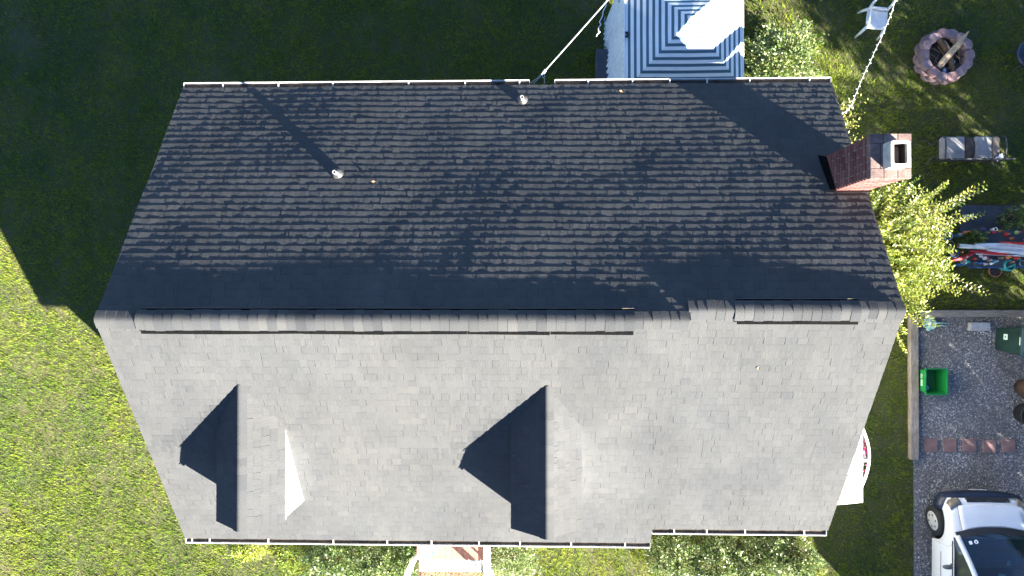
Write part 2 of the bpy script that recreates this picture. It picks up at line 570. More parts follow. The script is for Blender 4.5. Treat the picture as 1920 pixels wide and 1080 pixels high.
# ---------------------------------------------------------------- the ground
XL, XR, XS = -6.215, 5.13, 2.05         # roof rakes, step between the two roof sections
g = MB()
g.add([(-150, -150, 0), (150, -150, 0), (150, 150, 0), (-150, 150, 0)], [(0, 1, 2, 3)])
tag(g.build('lawn', M['soil']), kind='structure')
g = MB()
g.add([(8.03, -14, 0.004), (15.5, -14, 0.004), (15.5, -0.42, 0.004), (8.03, -0.42, 0.004)], [(0, 1, 2, 3)])
tag(g.build('gravel_drive', M['gravelbed']), kind='structure')
g = MB()
g.add([(-2.45, -7.4, 0.004), (-1.02, -7.4, 0.004), (-1.02, -5.8, 0.004), (-2.45, -5.8, 0.004)], [(0, 1, 2, 3)])
tag(g.build('garden_path', M['chips']), kind='structure')


def grass():
    n_in = 640000
    x = rng.uniform(-12.6, 11.4, n_in)
    y = rng.uniform(-6.9, 7.2, n_in)
    n_out = 150000
    xo = rng.uniform(-18, 18, n_out)
    yo = rng.uniform(-11, 11, n_out)
    o = (np.abs(xo) > 12.2) | (np.abs(yo) > 7.0)
    x = np.concatenate([x, xo[o]])
    y = np.concatenate([y, yo[o]])
    keep = ~((x > -5.9) & (x < 4.8) & (y > -3.9) & (y < 3.3))
    edge = 7.99 + 0.05 * (vnoise(y, y * 0, 0.25, 3) - 0.5) * 2
    keep &= ~((x > edge) & (y < -0.44 + 0 * x))
    keep &= ~((x > -2.5) & (x < -0.98) & (y < -3.9))
    keep &= ~((x > 9.05) & (y > 1.28) & (y < 1.92))
    keep &= ~((x - 8.62) ** 2 + (y - 5.0) ** 2 < 0.56 ** 2)
    # worn places where the soil shows
    bare = np.exp(-(((x + 6.0) / 0.45) ** 2 + ((y + 4.95) / 0.75) ** 2)) * 0.75
    bare += np.exp(-(((x + 11.3) / 0.4) ** 2 + ((y - 5.5) / 0.8) ** 2)) * 0.7
    bare += 0.55 * np.clip(vnoise(x, y, 0.55, 5) * vnoise(x, y, 1.9, 6) * 2.2 - 0.85, 0, 1)
    bare += 0.40 * np.clip(vnoise(x, y, 0.16, 12) - 0.58, 0, 1) * 2
    keep &= rng.random(len(x)) > bare
    x, y = x[keep], y[keep]
    n = len(x)
    big = vnoise(x, y, 2.6, 1)
    med = vnoise(x, y, 0.7, 2)
    sml = vnoise(x, y, 0.11, 4)
    mow = 0.05 * np.sin(x * 2 * math.pi / 1.05 + 0.6 * np.sin(y * 0.5))
    tone = 0.16 + 0.32 * big + 0.26 * med + 0.22 * (sml - 0.5) + mow + rng.normal(0, 0.085, n)
    straw = rng.random(n) < (0.03 + 0.22 * np.clip(vnoise(x, y, 0.9, 8) - 0.55, 0, 1))
    tone[straw] = rng.uniform(0.8, 1.0, straw.sum())
    clump = 0.4 + 1.1 * vnoise(x, y, 0.10, 9)
    th = rng.uniform(0, 2 * math.pi, n)
    tilt = rng.uniform(0.2, 1.25, n)
    L = rng.uniform(0.045, 0.10, n) * clump * (0.8 + 0.5 * med)
    w = rng.uniform(0.007, 0.016, n)
    D = np.stack([np.cos(th) * np.sin(tilt), np.sin(th) * np.sin(tilt), np.cos(tilt)], 1)
    S = np.stack([-np.sin(th), np.cos(th), 0 * th], 1)
    P = np.stack([x, y, 0 * x], 1)
    V = np.stack([P - S * w[:, None] / 2, P + S * w[:, None] / 2, P + D * L[:, None]], 1).reshape(-1, 3)
    F = np.arange(n * 3).reshape(-1, 3)
    tag(mesh_np('grass', V, F, tone, M['grass']), 'short mown lawn grass around the house, yellowish in sun', 'grass', kind='stuff')


def pebbles(name, n, xr, yr, size, mat, seed, flat=0.6, keepf=None):
    r = np.random.default_rng(seed)
    x = r.uniform(*xr, n)
    y = r.uniform(*yr, n)
    if keepf is not None:
        k = keepf(x, y)
        x, y = x[k], y[k]
        n = len(x)
    s = r.uniform(0.55, 1.25, n) * size
    a = r.uniform(0, 6.283, n)
    e = r.uniform(0.6, 1.0, n)
    base = np.array([[1, 0, 0], [0, 1, 0], [-1, 0, 0], [0, -1, 0], [0.1, 0.1, 1], [0, 0, -0.5]], dtype=float)
    B = np.repeat(base[None], n, 0) * (1 + 0.35 * r.normal(0, 1, (n, 6, 1)).clip(-1, 1))
    X = B[:, :, 0] * s[:, None]
    Y = B[:, :, 1] * (s * e)[:, None]
    Z = B[:, :, 2] * (s * flat)[:, None]
    V = np.stack([x[:, None] + X * np.cos(a)[:, None] - Y * np.sin(a)[:, None],
                  y[:, None] + X * np.sin(a)[:, None] + Y * np.cos(a)[:, None],
                  0.006 + Z + (s * 0.25)[:, None]], 2).reshape(-1, 3)
    f = np.array([[0, 1, 4], [1, 2, 4], [2, 3, 4], [3, 0, 4], [1, 0, 5], [2, 1, 5], [3, 2, 5], [0, 3, 5]])
    F = (np.arange(n)[:, None, None] * 6 + f[None]).reshape(-1, 3)
    brown = vnoise(x, y, 0.5, seed)
    t = np.clip(r.beta(1.5, 2.6, n) - 0.12 * (brown - 0.5), 0, 0.8)
    wh = r.random(n) < 0.07
    t[wh] = r.uniform(0.85, 1.0, wh.sum())
    return mesh_np(name, V, F, np.repeat(t, 8), mat)


grass()
tag(pebbles('gravel', 38000, (8.05, 11.6), (-6.9, -0.48), 0.017, M['pebble'], 21),
    'loose blue grey gravel covering the drive', 'gravel', kind='stuff')
tag(pebbles('bark_chips', 5000, (-2.43, -1.04), (-6.7, -5.9), 0.022, M['chips'], 22, 0.5),
    'brown bark chips at the foot of the porch step', 'bark chips', kind='stuff')

# ---------------------------------------------------------------- the house
house = thing('house', 'low white house with a steep grey shingle roof and two dormers', 'house', (0, 0, 0))
YE_R, YE_L, YE_S = 3.60, -4.35, -4.11     # eaves: rear, front of the long section, front of the short section
SR, SF = 0.585, 0.672                      # roof pitches
YR1, ZR1 = -0.36, 5.46
YR2 = -0.22
ZR2 = ZR1 - SR * (YR2 - YR1)


def zr(y):
    return ZR1 - SR * (y - YR1)


def zf(y):
    return ZR1 - SF * (YR1 - y)


def zf2(y):
    return ZR2 - SF * (YR2 - y)


def shingles(name, A, U, W, Vd, L, mat, parent, seed, e=0.128, t0=0.0048, wav=0.010, keep=None, jag=1.0, smoothw=None, darken=None, taper=(0, 0)):
    """courses of laminated tabs: every tab is a thin wedge lying on the course below it"""
    r = np.random.default_rng(seed)
    A = np.array(A, float)
    U = np.array(U, float)
    Vd = np.array(Vd, float)
    U /= np.linalg.norm(U)
    Vd /= np.linalg.norm(Vd)
    N = np.cross(U, Vd)
    if N[2] < 0:
        N = -N
    VV, FF, TT = [], [], []
    nb = 0
    nc = int(math.ceil(L / e))
    for k in range(nc):
        v1 = L - k * e
        v0 = max(v1 - e, 0.0)
        ed = [0.0]
        hts, tn, band, first = [], [], [], []
        thick = r.random() < 0.5
        while ed[-1] < W:
            tw = r.uniform(0.08, 0.20)
            thick = not thick if r.random() < 0.85 else thick
            ncol = max(2, int(tw / 0.036))
            th = t0 * (1.36 if thick else 0.98) * r.uniform(0.9, 1.1)
            tt = 0.62 + (0.02 if thick else -0.02) + r.normal(0, 0.045)
            cw = np.full(ncol, tw / ncol) * r.uniform(0.75, 1.25, ncol)
            for c in range(ncol):
                ed.append(ed[-1] + cw[c])
                hts.append(th)
                tn.append(tt + r.normal(0, 0.015))
                first.append(c == 0)
                band.append(not thick)
            if r.random() < 0.22:
                ed.append(ed[-1] + r.uniform(0.004, 0.008))
                hts.append(0.0006)
                tn.append(0.2)
                first.append(False)
                band.append(False)
        ed = np.minimum(np.array(ed), W)
        n = len(hts)
        hts = np.array(hts)
        hj = r.normal(0, 0.0010 * jag, n + 1) + 0.0012 * jag * (vnoise(ed, ed * 0 + k * 7.3, 0.10, 50 + seed % 9) - 0.5)
        hl = hts + hj[:-1]
        hr = hts + hj[1:]
        jv = r.normal(0, 0.002, n)
        u0, u1 = ed[:-1], ed[1:]
        ok = (u1 - u0) > 1e-4
        if keep is not None:
            ok &= keep((u0 + u1) / 2, (v0 + v1) / 2)
        u0, u1, hl, hr, jv = u0[ok], u1[ok], hl[ok], hr[ok], jv[ok]
        n = len(u0)
        if n == 0:
            continue
        tk = np.array(tn)[ok]
        if darken is not None:
            tk = np.where(darken((u0 + u1) / 2, np.full(n, (v0 + v1) / 2), r), tk - 0.20, tk)
        bk = np.array(band)[ok] & (r.random(len(u0)) < 0.93)
        ce = np.where(bk, v0 + (v1 - v0) * 0.24, v0)
        zb = np.zeros(n)
        ve = v1 + jv
        # top quad 0..3, butt quad 4..7, side quad (at a tab edge) 8..11, printed band along the upper edge of thin tabs 12..15
        f0 = np.full(n, v0)
        q = (ce - v0) / (v1 - v0 + 1e-6)
        pu = np.stack([u0, u1, u1, u0, u0, u1, u1, u0, u0, u0, u0, u0, u0, u1, u1, u0], 1)
        pv = np.stack([ce, ce, ve, ve, ve, ve, ve, ve, f0, f0, ve, ve, f0, f0, ce, ce], 1)
        ph = np.stack([hl * q, hr * q, hr, hl, hl, hr, zb - 0.003, zb - 0.003, zb, zb - 0.002, zb - 0.002, hl, zb, zb, hr * q, hl * q], 1)
        und = wav * (vnoise(pu, pv, 1.5, seed % 7 + 30) - 0.5) * 2 + wav * 0.35 * (vnoise(pu, pv, 0.55, seed % 7 + 40) - 0.5) * 2
        if smoothw is not None:
            und = und * smoothw(pv)
        ph = ph + und
        pu = pu + (pv / L) * (taper[0] * (1 - pu / W) - taper[1] * pu / W)
        VV.append((A + pu[..., None] * U + pv[..., None] * Vd + ph[..., None] * N).reshape(-1, 3))
        idx = nb + np.arange(n)[:, None] * 16
        FF.append(np.concatenate([idx + np.array([0, 1, 2, 3]), idx + np.array([4, 5, 6, 7]), idx + np.array([8, 9, 10, 11]), idx + np.array([12, 13, 14, 15])], 1).reshape(-1, 4))
        tq = np.repeat(tk, 4)
        tq[3::4] = np.maximum(tk - 0.15, 0)
        TT.append(tq)
        nb += n * 16
    return mesh_np(name, np.concatenate(VV), np.concatenate(FF), np.concatenate(TT), mat, parent)


def slab(mb, x0, x1, ya, za, yb, zb, th=0.12, off=0.032):
    """roof board under the shingles"""
    vs = []
    for x in (x0, x1):
        vs += [(x, ya, za - off), (x, yb, zb - off), (x, yb, zb - off - th), (x, ya, za - off - th)]
    mb.add(vs, [(0, 1, 5, 4), (1, 2, 6, 5), (2, 3, 7, 6), (3, 0, 4, 7), (0, 3, 2, 1), (4, 5, 6, 7)])


# walls (gabled prisms under the roof)
def gable_prism(mb, x0, x1, yf, yb, zfun, zrun, yr_, drop=0.20):
    prof = [(yf, 0.0), (yb, 0.0), (yb, zrun(yb) - drop), (yr_, zrun(yr_) - drop), (yf, zfun(yf) - drop)]
    vs = [(x0, y, z) for y, z in prof] + [(x1, y, z) for y, z in prof]
    n = len(prof)
    mb.add(vs, [tuple(range(n)), tuple(range(2 * n - 1, n - 1, -1))] + [(i, n + i, n + (i + 1) % n, (i + 1) % n) for i in range(n)])


w = MB()
gable_prism(w, -6.06, XS, -4.08, 3.36, zf, zr, YR1)
w.build('wall', M['siding'], house)
w = MB()
gable_prism(w, XS, 4.86, -3.72, 3.355, zf2, zr, YR2, 0.205)
w.build('wall', M['siding'], house)

# ragged strips of darker shingle slanting down to the left of each dormer ridge
def dark_strips(u, v, r):
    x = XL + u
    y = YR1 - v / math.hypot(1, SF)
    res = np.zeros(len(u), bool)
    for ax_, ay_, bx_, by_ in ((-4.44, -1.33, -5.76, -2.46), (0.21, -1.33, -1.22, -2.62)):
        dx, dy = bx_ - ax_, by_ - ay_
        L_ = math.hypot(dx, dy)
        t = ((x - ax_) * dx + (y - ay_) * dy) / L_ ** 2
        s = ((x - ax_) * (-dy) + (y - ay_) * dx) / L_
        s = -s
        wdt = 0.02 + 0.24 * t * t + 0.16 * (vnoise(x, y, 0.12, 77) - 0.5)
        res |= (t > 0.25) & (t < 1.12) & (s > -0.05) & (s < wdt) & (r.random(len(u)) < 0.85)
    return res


# roof
rl = math.hypot(YE_R - YR1, zr(YE_R) - ZR1)
rl2 = math.hypot(YE_R - YR2, zr(YE_R) - ZR2)
sag = lambda v: np.clip((v - 0.15) / 0.8, 0.25, 1)
shingles('roof_slope', (XL, YR1, ZR1), (1, 0, 0), XR - XL, (0, 1, -SR), rl, M['shingle'], house, 103, wav=0.013, smoothw=sag, taper=(0.105, 0.065),
         keep=lambda u, v: ~((u > XS + 0.12 - XL) & (v < (YR2 - YR1) * 1.16 + 0.062)))
shingles('roof_slope', (XL, YR1, ZR1), (1, 0, 0), XS - XL, (0, -1, -SF), math.hypot(YE_L - YR1, zf(YE_L) - ZR1), M['shingle'], house, 105, wav=0.006, darken=dark_strips)
shingles('roof_slope', (XS, YR2, ZR2), (1, 0, 0), XR - XS, (0, -1, -SF), math.hypot(YE_S - YR2, zf2(YE_S) - ZR2), M['shingle'], house, 106, wav=0.006)
d = MB()
slab(d, XL + 0.115, XS, YR1, ZR1, YE_R - 0.02, zr(YE_R - 0.02))
slab(d, XS, XR - 0.085, YR2, ZR2, YE_R - 0.02, zr(YE_R - 0.02))
slab(d, XL + 0.015, XS, YR1, ZR1 - 0.001, YE_L + 0.02, zf(YE_L + 0.02))
slab(d, XS + 0.001, XR - 0.015, YR2, ZR2 - 0.001, YE_S + 0.02, zf2(YE_S + 0.02))
d.build('roof_deck', M['felt'], house)
for xx, x2, ya, za, yb, zb in ((XL + 0.012, XL + 0.117, YR1, ZR1, YE_R, zr(YE_R)), (XL + 0.012, XL + 0.012, YR1, ZR1, YE_L, zf(YE_L)),
                           (XR - 0.012, XR - 0.077, YR2, ZR2, YE_R, zr(YE_R)), (XR - 0.012, XR - 0.012, YR2, ZR2, YE_S, zf2(YE_S))):
    d = MB()
    d.tube([(xx, ya, za - 0.014), (x2, yb, zb - 0.014)], 0.007, 6)
    d.build('drip_edge', M['darkmetal'], house)


def ridge_caps(name, x0, x1, yc, zc, parent, half=0.125, lift=0.009, seglen=0.135, seed=1, mat='shingle', flip=False, soft=0.035, sf=SF, sr=SR):
    """bent cap shingles along a ridge, each lapping over the next"""
    r = random.Random(seed)
    mb = MB()
    n = max(1, int(round((x1 - x0) / seglen)))
    for i in range(n):
        a = x0 + (x1 - x0) * i / n
        b = x0 + (x1 - x0) * (i + 1) / n + 0.004
        secs = []
        hw = half + r.uniform(-0.004, 0.004)
        ya = yc + r.uniform(-0.005, 0.005)
        tone = 0.5 + r.gauss(0, 0.13)
        for xx, dz in ((a, 0.004 if not flip else 0.0015), (b, 0.0015 if not flip else 0.004)):
            sec = []
            for k in range(-6, 7):
                t = hw * k / 6
                s_ = sr if t > 0 else sf
                z = zc + lift + dz - s_ * (math.sqrt(t * t + soft * soft) - soft)
                sec.append((xx, ya + t, z))
            secs.append(sec)
        mb.loft(secs, tone=tone)
        e0 = secs[0 if not flip else 1]
        ex = -0.0004 if not flip else 0.0004
        mb.loft([[(p[0] + ex, p[1], p[2]) for p in e0], [(p[0] + ex, p[1], p[2] - 0.006) for p in e0]], tone=tone)
    return mb.build(name, M[mat], parent, smooth=True)


ridge_caps('ridge_cap', XL, -5.62, YR1, ZR1, house, seed=2, flip=True)
ridge_caps('ridge_cap', 1.40, XS + 0.10, YR1, ZR1, house, seed=3)
ridge_caps('ridge_cap', XS + 0.11, 2.80, YR2, ZR2 + 0.016, house, seed=4, half=0.14, soft=0.025)
ridge_caps('ridge_cap', 4.52, XR, YR2, ZR2 + 0.008, house, seed=5, soft=0.025)


def ridge_vent(x0, x1, yc, zc, seed, half=0.150, lift=0.026):
    v = ridge_caps('ridge_vent', x0, x1, yc, zc, house, half, lift, seed=seed, soft=0.055, sf=0.62, sr=0.78)
    zfe = zc + lift - 0.62 * (math.sqrt(half ** 2 + 0.055 ** 2) - 0.055)
    zre = zc + lift - 0.78 * (math.sqrt(half ** 2 + 0.055 ** 2) - 0.055)
    r = random.Random(seed)
    mb = MB()
    n = int((x1 - x0) / 1.2) + 1
    L = (x1 - x0 - 0.05) / n
    for i in range(n):
        a = x0 + 0.05 + L * i
        tl = r.uniform(-0.008, 0.008)
        mb.add([(a, yc - half + 0.02, zfe - 0.006), (a + L - 0.008, yc - half + 0.02, zfe - 0.006),
                (a + L - 0.008, yc - half - 0.048 + tl, zfe - 0.026), (a, yc - half - 0.048 - tl * 0.5, zfe - 0.026),
                (a, yc - half + 0.02, zfe - 0.05), (a + L - 0.008, yc - half + 0.02, zfe - 0.05),
                (a + L - 0.008, yc - half - 0.048 + tl, zfe - 0.055), (a, yc - half - 0.048 - tl * 0.5, zfe - 0.055)],
               [(0, 1, 2, 3), (3, 2, 6, 7), (0, 3, 7, 4), (1, 5, 6, 2)])
    mb.build('vent_baffle', M['felt'], v)
    mb = MB()
    mb.add([(x0 + 0.03, yc + half - 0.02, zre - 0.004), (x1, yc + half - 0.02, zre - 0.004), (x1, yc + half + 0.018, zre - 0.020), (x0 + 0.03, yc + half + 0.018, zre - 0.020),
            (x1, yc + half + 0.018, zre - 0.045), (x0 + 0.03, yc + half + 0.018, zre - 0.045)], [(0, 1, 2, 3), (3, 2, 4, 5)])
    mb.build('vent_baffle', M['felt'], v)
    mb = MB()
    mb.tube([(x0 + 0.03, yc + half + 0.021, zre - 0.018), (x1, yc + half + 0.021, zre - 0.018)], 0.004, 5)
    mb.build('vent_edge', M['cream'], v)
    return v


ridge_vent(-5.62, 1.40, YR1 - 0.005, ZR1 + 0.004, 8)
ridge_vent(2.80, 4.52, YR2 - 0.005, ZR2 + 0.004, 9, half=0.145)


def gutter(x0, x1, y_in, z, sgn, spots):
    """open metal trough along an eave; sgn is the outward direction along y"""
    wd = 0.105
    prof = [(0.0, 0.0), (0.0, -0.09), (wd * 0.65, -0.095), (wd, -0.03), (wd, 0.0), (wd - 0.013, 0.0), (wd - 0.013, -0.012)]
    inner = [(wd - 0.016, -0.014), (wd - 0.008, -0.03), (wd * 0.62, -0.086), (0.008, -0.082), (0.008, 0.0)]
    pr = prof + inner
    g_ = MB()
    secs = [[(x, y_in + sgn * p[0], z + p[1]) for p in pr] for x in (x0, x1)]
    g_.loft(secs, closed=True)
    for x in (x0, x1 - 0.004):
        g_.add([(x, y_in + sgn * p[0], z + p[1]) for p in prof[:5]] + [(x + 0.004, y_in + sgn * p[0], z + p[1]) for p in prof[:5]],
               [(0, 1, 2, 3, 4), (5, 6, 7, 8, 9), (4, 3, 8, 9), (0, 4, 9, 5)])
    o = g_.build('gutter', M['gutter'], house)
    b = MB()
    b.box(((x0 + x1) / 2, y_in + sgn * wd * 0.40, z - 0.045), (x1 - x0 - 0.02, wd * 0.66, 0.016))
    b.build('gutter_debris', M['gutter_in'], o)
    for sx in spots:
        b = MB()
        b.box((sx, y_in + sgn * wd * 0.47, z - 0.002), (0.022, wd * 0.94, 0.010))
        b.build('bracket', M['gutter'], o, bevel=0.002)
    return o


def gx(px, z, py):
    return at(px, py, z).x


zg = zr(YE_R) - 0.022
gutter(XL + 0.105, gx(993, zg, 152), YE_R - 0.005, zg, 1, [gx(p, zg, 152) for p in (418, 522, 624, 766, 872, 974)])
gutter(gx(1040, zg, 152), XR - 0.065, YE_R - 0.005, zg, 1, [gx(p, zg, 152) for p in (1103, 1186, 1256, 1326, 1406, 1518)])
zg = zf(YE_L) - 0.014
gutter(XL, XS, YE_L + 0.005, zg, -1, [gx(p, zg, 1015) for p in (360, 393, 503, 625, 726, 809, 898, 975, 1071, 1172)])
zg = zf2(YE_S) - 0.014
gutter(XS + 0.03, XR - 0.02, YE_S + 0.005, zg, -1, [gx(p, zg, 1000) for p in (1264, 1325, 1397, 1508)])


# windows and door of the walls
def window(cx, cy, cz, wdt, hgt, axis, sgn):
    m = MB()
    if axis == 'y':
        m.box((cx, cy + sgn * 0.02, cz), (wdt + 0.16, 0.045, hgt + 0.16))
    else:
        m.box((cx + sgn * 0.02, cy, cz), (0.045, wdt + 0.16, hgt + 0.16))
    o = m.build('window', M['white'], house, bevel=0.006)
    for k in (-1, 1):
        p = MB()
        if axis == 'y':
            p.box((cx, cy + sgn * 0.045, cz + k * hgt * 0.255), (wdt, 0.012, hgt * 0.46))
        else:
            p.box((cx + sgn * 0.045, cy, cz + k * hgt * 0.255), (0.012, wdt, hgt * 0.46))
        p.build('pane', M['glass'], o)


for cx in (-4.4, -0.4):
    window(cx, 3.36, 1.55, 0.9, 1.2, 'y', 1)
for cx in (-4.5, 0.7):
    window(cx, -4.08, 1.55, 0.95, 1.25, 'y', -1)
window(3.5, -3.72, 1.55, 1.5, 1.2, 'y', -1)
window(-6.06, -1.8, 1.55, 0.9, 1.2, 'x', -1)
window(-6.06, 1.6, 1.55, 0.9, 1.2, 'x', -1)
m = MB()
m.box((-1.7, -4.10, 1.55), (0.95, 0.05, 2.05))
dr = m.build('door', M['blue'], house, bevel=0.006)
m = MB()
m.ball((-1.32, -4.16, 1.5), 0.035)
m.build('handle', M['leadmetal'], dr, smooth=True)


# dormers
def dormer(xc, yfront, seed, hw=0.545):
    zt = 4.80
    ybk = YR1 - (ZR1 - zt) / SF
    ze = 4.32
    sl_ = (zt - ze) / hw
    yf = yfront + 0.05
    yk = ybk + 0.1
    m_ = MB()
    wl = hw - 0.02
    prof = [(-wl, 2.9), (wl, 2.9), (wl, ze - 0.055), (0, zt - 0.085), (-wl, ze - 0.055)]
    vs = [(xc + a, yf, b) for a, b in prof] + [(xc + a, yk, b) for a, b in prof]
    n = 5
    m_.add(vs, [tuple(range(n)), tuple(range(2 * n - 1, n - 1, -1))] + [(i, n + i, n + (i + 1) % n, (i + 1) % n) for i in range(n)])
    dm = m_.build('dormer', M['siding'], house)
    Ls = math.hypot(hw, zt - ze)
    wl_ = yk - yfront
    for s_ in (-1, 1):
        shingles('dormer_roof', (xc, yfront, zt), (0, 1, 0), wl_, (s_, 0, -sl_), Ls, M['shingle'], dm, seed + s_, wav=0.003)
    b_ = MB()
    for s_ in (-1, 1):
        vs = []
        for y in (yfront + 0.012, yk):
            vs += [(xc, y, zt - 0.012), (xc + s_ * (hw - 0.012), y, ze - 0.006), (xc + s_ * (hw - 0.012), y, ze - 0.05), (xc, y, zt - 0.07)]
        b_.add(vs, [(0, 1, 5, 4), (1, 2, 6, 5), (2, 3, 7, 6), (3, 0, 4, 7), (0, 3, 2, 1), (4, 5, 6, 7)])
    b_.build('dormer_trim', M['white'], dm)
    # ridge caps run along y
    r = random.Random(seed)
    c_ = MB()
    nn = 18
    for i in range(nn):
        a = yfront + (ybk - 0.02 - yfront) * i / nn
        bb = yfront + (ybk - 0.02 - yfront) * (i + 1) / nn + 0.004
        secs = []
        for yy, dz in ((a, 0.007), (bb, 0.001)):
            secs.append([(xc + 0.105 * k / 5, yy, zt + 0.008 + dz - sl_ * (math.sqrt((0.105 * k / 5) ** 2 + 0.0006) - 0.0245)) for k in range(-5, 6)])
        c_.loft(secs, tone=0.5 + r.gauss(0, 0.1))
    c_.build('dormer_ridge_cap', M['shingle'], dm, smooth=True)
    g_ = MB()
    g_.box((xc, yf - 0.02, 3.72), (0.62, 0.04, 0.78))
    g_.build('window_frame', M['white'], dm, bevel=0.006)
    g_ = MB()
    g_.box((xc, yf - 0.043, 3.72), (0.5, 0.012, 0.66))
    g_.build('pane', M['glass'], dm)


dormer(-4.415, -3.55, 201)
dormer(0.20, -3.62, 221)

# chimney
CX0, CX1, CY0, CY1, CZ = 4.62, 5.13, 1.60, 2.18, 5.43
m = MB()
m.box(((CX0 + CX1) / 2, (CY0 + CY1) / 2, CZ / 2), (CX1 - CX0 - 0.012, CY1 - CY0 - 0.012, CZ))
ch = m.build('chimney', M['mortar'], house)
m = MB()
r = random.Random(4)
hc = 0.094
nz_ = int((CZ - 2.2) / hc)
for k in range(nz_):
    z = CZ - (k + 0.5) * hc
    for face in range(4):
        ln = (CX1 - CX0) if face in (0, 2) else (CY1 - CY0)
        nb_ = 2.5
        bl = ln / nb_
        p = 0.0 if (k + face) % 2 else -bl / 2
        while p < ln - 0.01:
            a, b_ = max(p, 0.0), min(p + bl, ln)
            if b_ - a > 0.03:
                c = (a + b_) / 2
                dl = b_ - a - 0.016
                th = 0.02 + r.uniform(-0.001, 0.003)
                tn = min(max(r.gauss(0.45, 0.24), 0), 1)
                if face == 0:
                    m.box((CX0 + c, CY0 + 0.004, z), (dl, th, hc - 0.018), tone=tn)
                elif face == 2:
                    m.box((CX0 + c, CY1 - 0.004, z), (dl, th, hc - 0.018), tone=tn)
                elif face == 1:
                    m.box((CX1 - 0.004, CY0 + c, z), (th, dl, hc - 0.018), tone=tn)
                else:
                    m.box((CX0 + 0.004, CY0 + c, z), (th, dl, hc - 0.018), tone=tn)
            p += bl
m.build('brickwork', M['brick'], ch)
# corbelled top course of bricks laid round the flue
m = MB()
x, y = CX0 - 0.02, CY0 - 0.02
X, Y = CX1 + 0.03, CY1 + 0.02
cap = []
for (a0, a1, b0, b1) in ((x, X, y, y + 0.14), (x, X, Y - 0.14, Y)):
    n = 3
    for i in range(n):
        cap.append((a0 + (a1 - a0) * i / n, a0 + (a1 - a0) * (i + 1) / n, b0, b1))
for (a0, a1, b0, b1) in ((x, x + 0.14, y + 0.14, Y - 0.14), (X - 0.11, X, y + 0.14, Y - 0.14)):
    n = 2
    for i in range(n):
        cap.append((a0, a1, b0 + (b1 - b0) * i / n, b0 + (b1 - b0) * (i + 1) / n))
cap.append((x + 0.14, x + 0.24, y + 0.14, Y - 0.14))
for (a0, a1, b0, b1) in cap:
    m.box(((a0 + a1) / 2, (b0 + b1) / 2, CZ + 0.04 + r.uniform(-0.004, 0.004)), (a1 - a0 - 0.008, b1 - b0 - 0.008, 0.075), tone=min(1, max(0, r.gauss(0.5, 0.25))))
m.build('chimney_cap', M['capbrick'], ch, bevel=0.004)
m = MB()
m.box(((x + X) / 2, (y + Y) / 2, CZ + 0.025), (X - x - 0.02, Y - y - 0.02, 0.07))
m.build('mortar_bed', M['mortar'], ch)


def rrect(cx, cy, a, b, rad, n=5):
    pts = []
    for qx, qy, a0 in ((1, 1, 0), (-1, 1, 90), (-1, -1, 180), (1, -1, 270)):
        for i in range(n + 1):
            t = R_(a0 + 90 * i / n)
            pts.append((cx + qx * (a / 2 - rad) + rad * math.cos(t), cy + qy * (b / 2 - rad) + rad * math.sin(t)))
    return pts


fx, fy, fz = 4.905, 1.885, CZ + 0.06
o_, i_ = rrect(fx, fy, 0.265, 0.365, 0.045), rrect(fx, fy, 0.175, 0.275, 0.03)
m = MB()
m.loft([[(p[0], p[1], fz) for p in o_], [(p[0], p[1], fz + 0.215) for p in o_], [(fx + (p[0] - fx) * 0.96, fy + (p[1] - fy) * 0.96, fz + 0.23) for p in o_],
        [(p[0], p[1], fz + 0.23) for p in i_], [(p[0], p[1], fz + 0.17) for p in i_]], closed=True)
fl = m.build('flue', M['flue'], ch, smooth=False)
m = MB()
m.loft([[(p[0], p[1], fz + 0.17) for p in i_], [(p[0], p[1], fz - 0.05) for p in i_]], closed=True)
m.add([(p[0], p[1], fz - 0.05) for p in i_], [tuple(range(len(i_)))])
m.build('flue_lining', M['soot'], fl)
m = MB()   # tall metal flashing on the roof beside the stack
m.add([(CX0 - 0.08, CY0 - 0.0, zr(CY0) + 0.022), (CX0 - 0.13, CY1 + 0.02, zr(CY1) + 0.022), (CX0 - 0.008, CY1 - 0.01, zr(CY1) + 0.06), (CX0 - 0.008, CY0 + 0.0, zr(CY0) + 0.06)],
      [(0, 1, 2, 3)])
m.build('flashing', M['felt'], ch, solid=0.004)
m = MB()
m.box(((CX0 - 0.16 + XR) / 2, CY0 - 0.025, zr(CY0) + 0.022), (XR - CX0 + 0.15, 0.06, 0.012), rotm(math.atan(-SR)))
m.build('flashing', M['darkmetal'], ch)


# plumbing vents on the rear slope
def plumbing_vent(px, py, h):
    p = at(px, py, 4.0)
    for _ in range(6):
        p = at(px, py, zr(p.y) + 0.03)
    m_ = MB()
    rt = rotm(math.atan(-SR))
    m_.lathe([(0.10, 0.0), (0.098, 0.012), (0.088, 0.035), (0.066, 0.062), (0.042, 0.078), (0.036, 0.09)], p - Vector((0, 0, 0.02)), 22, rot=rotm(math.atan(-SR) * 0.6))
    bt = m_.build('plumbing_vent', M['leadmetal'], house, smooth=True)
    m_ = MB()
    m_.lathe([(0.030, 0.0), (0.030, h), (0.020, h), (0.020, h - 0.15), (0.0, h - 0.15)], p, 18)
    m_.build('pipe', M['greydish'], bt)
    m_ = MB()
    m_.lathe([(0.0195, h - 0.14), (0.0195, h - 0.02), (0.0, h - 0.145)], p, 14)
    m_.build('pipe_bore', M['soot'], bt)


plumbing_vent(632, 326, 0.17)
plumbing_vent(979, 187, 0.17)

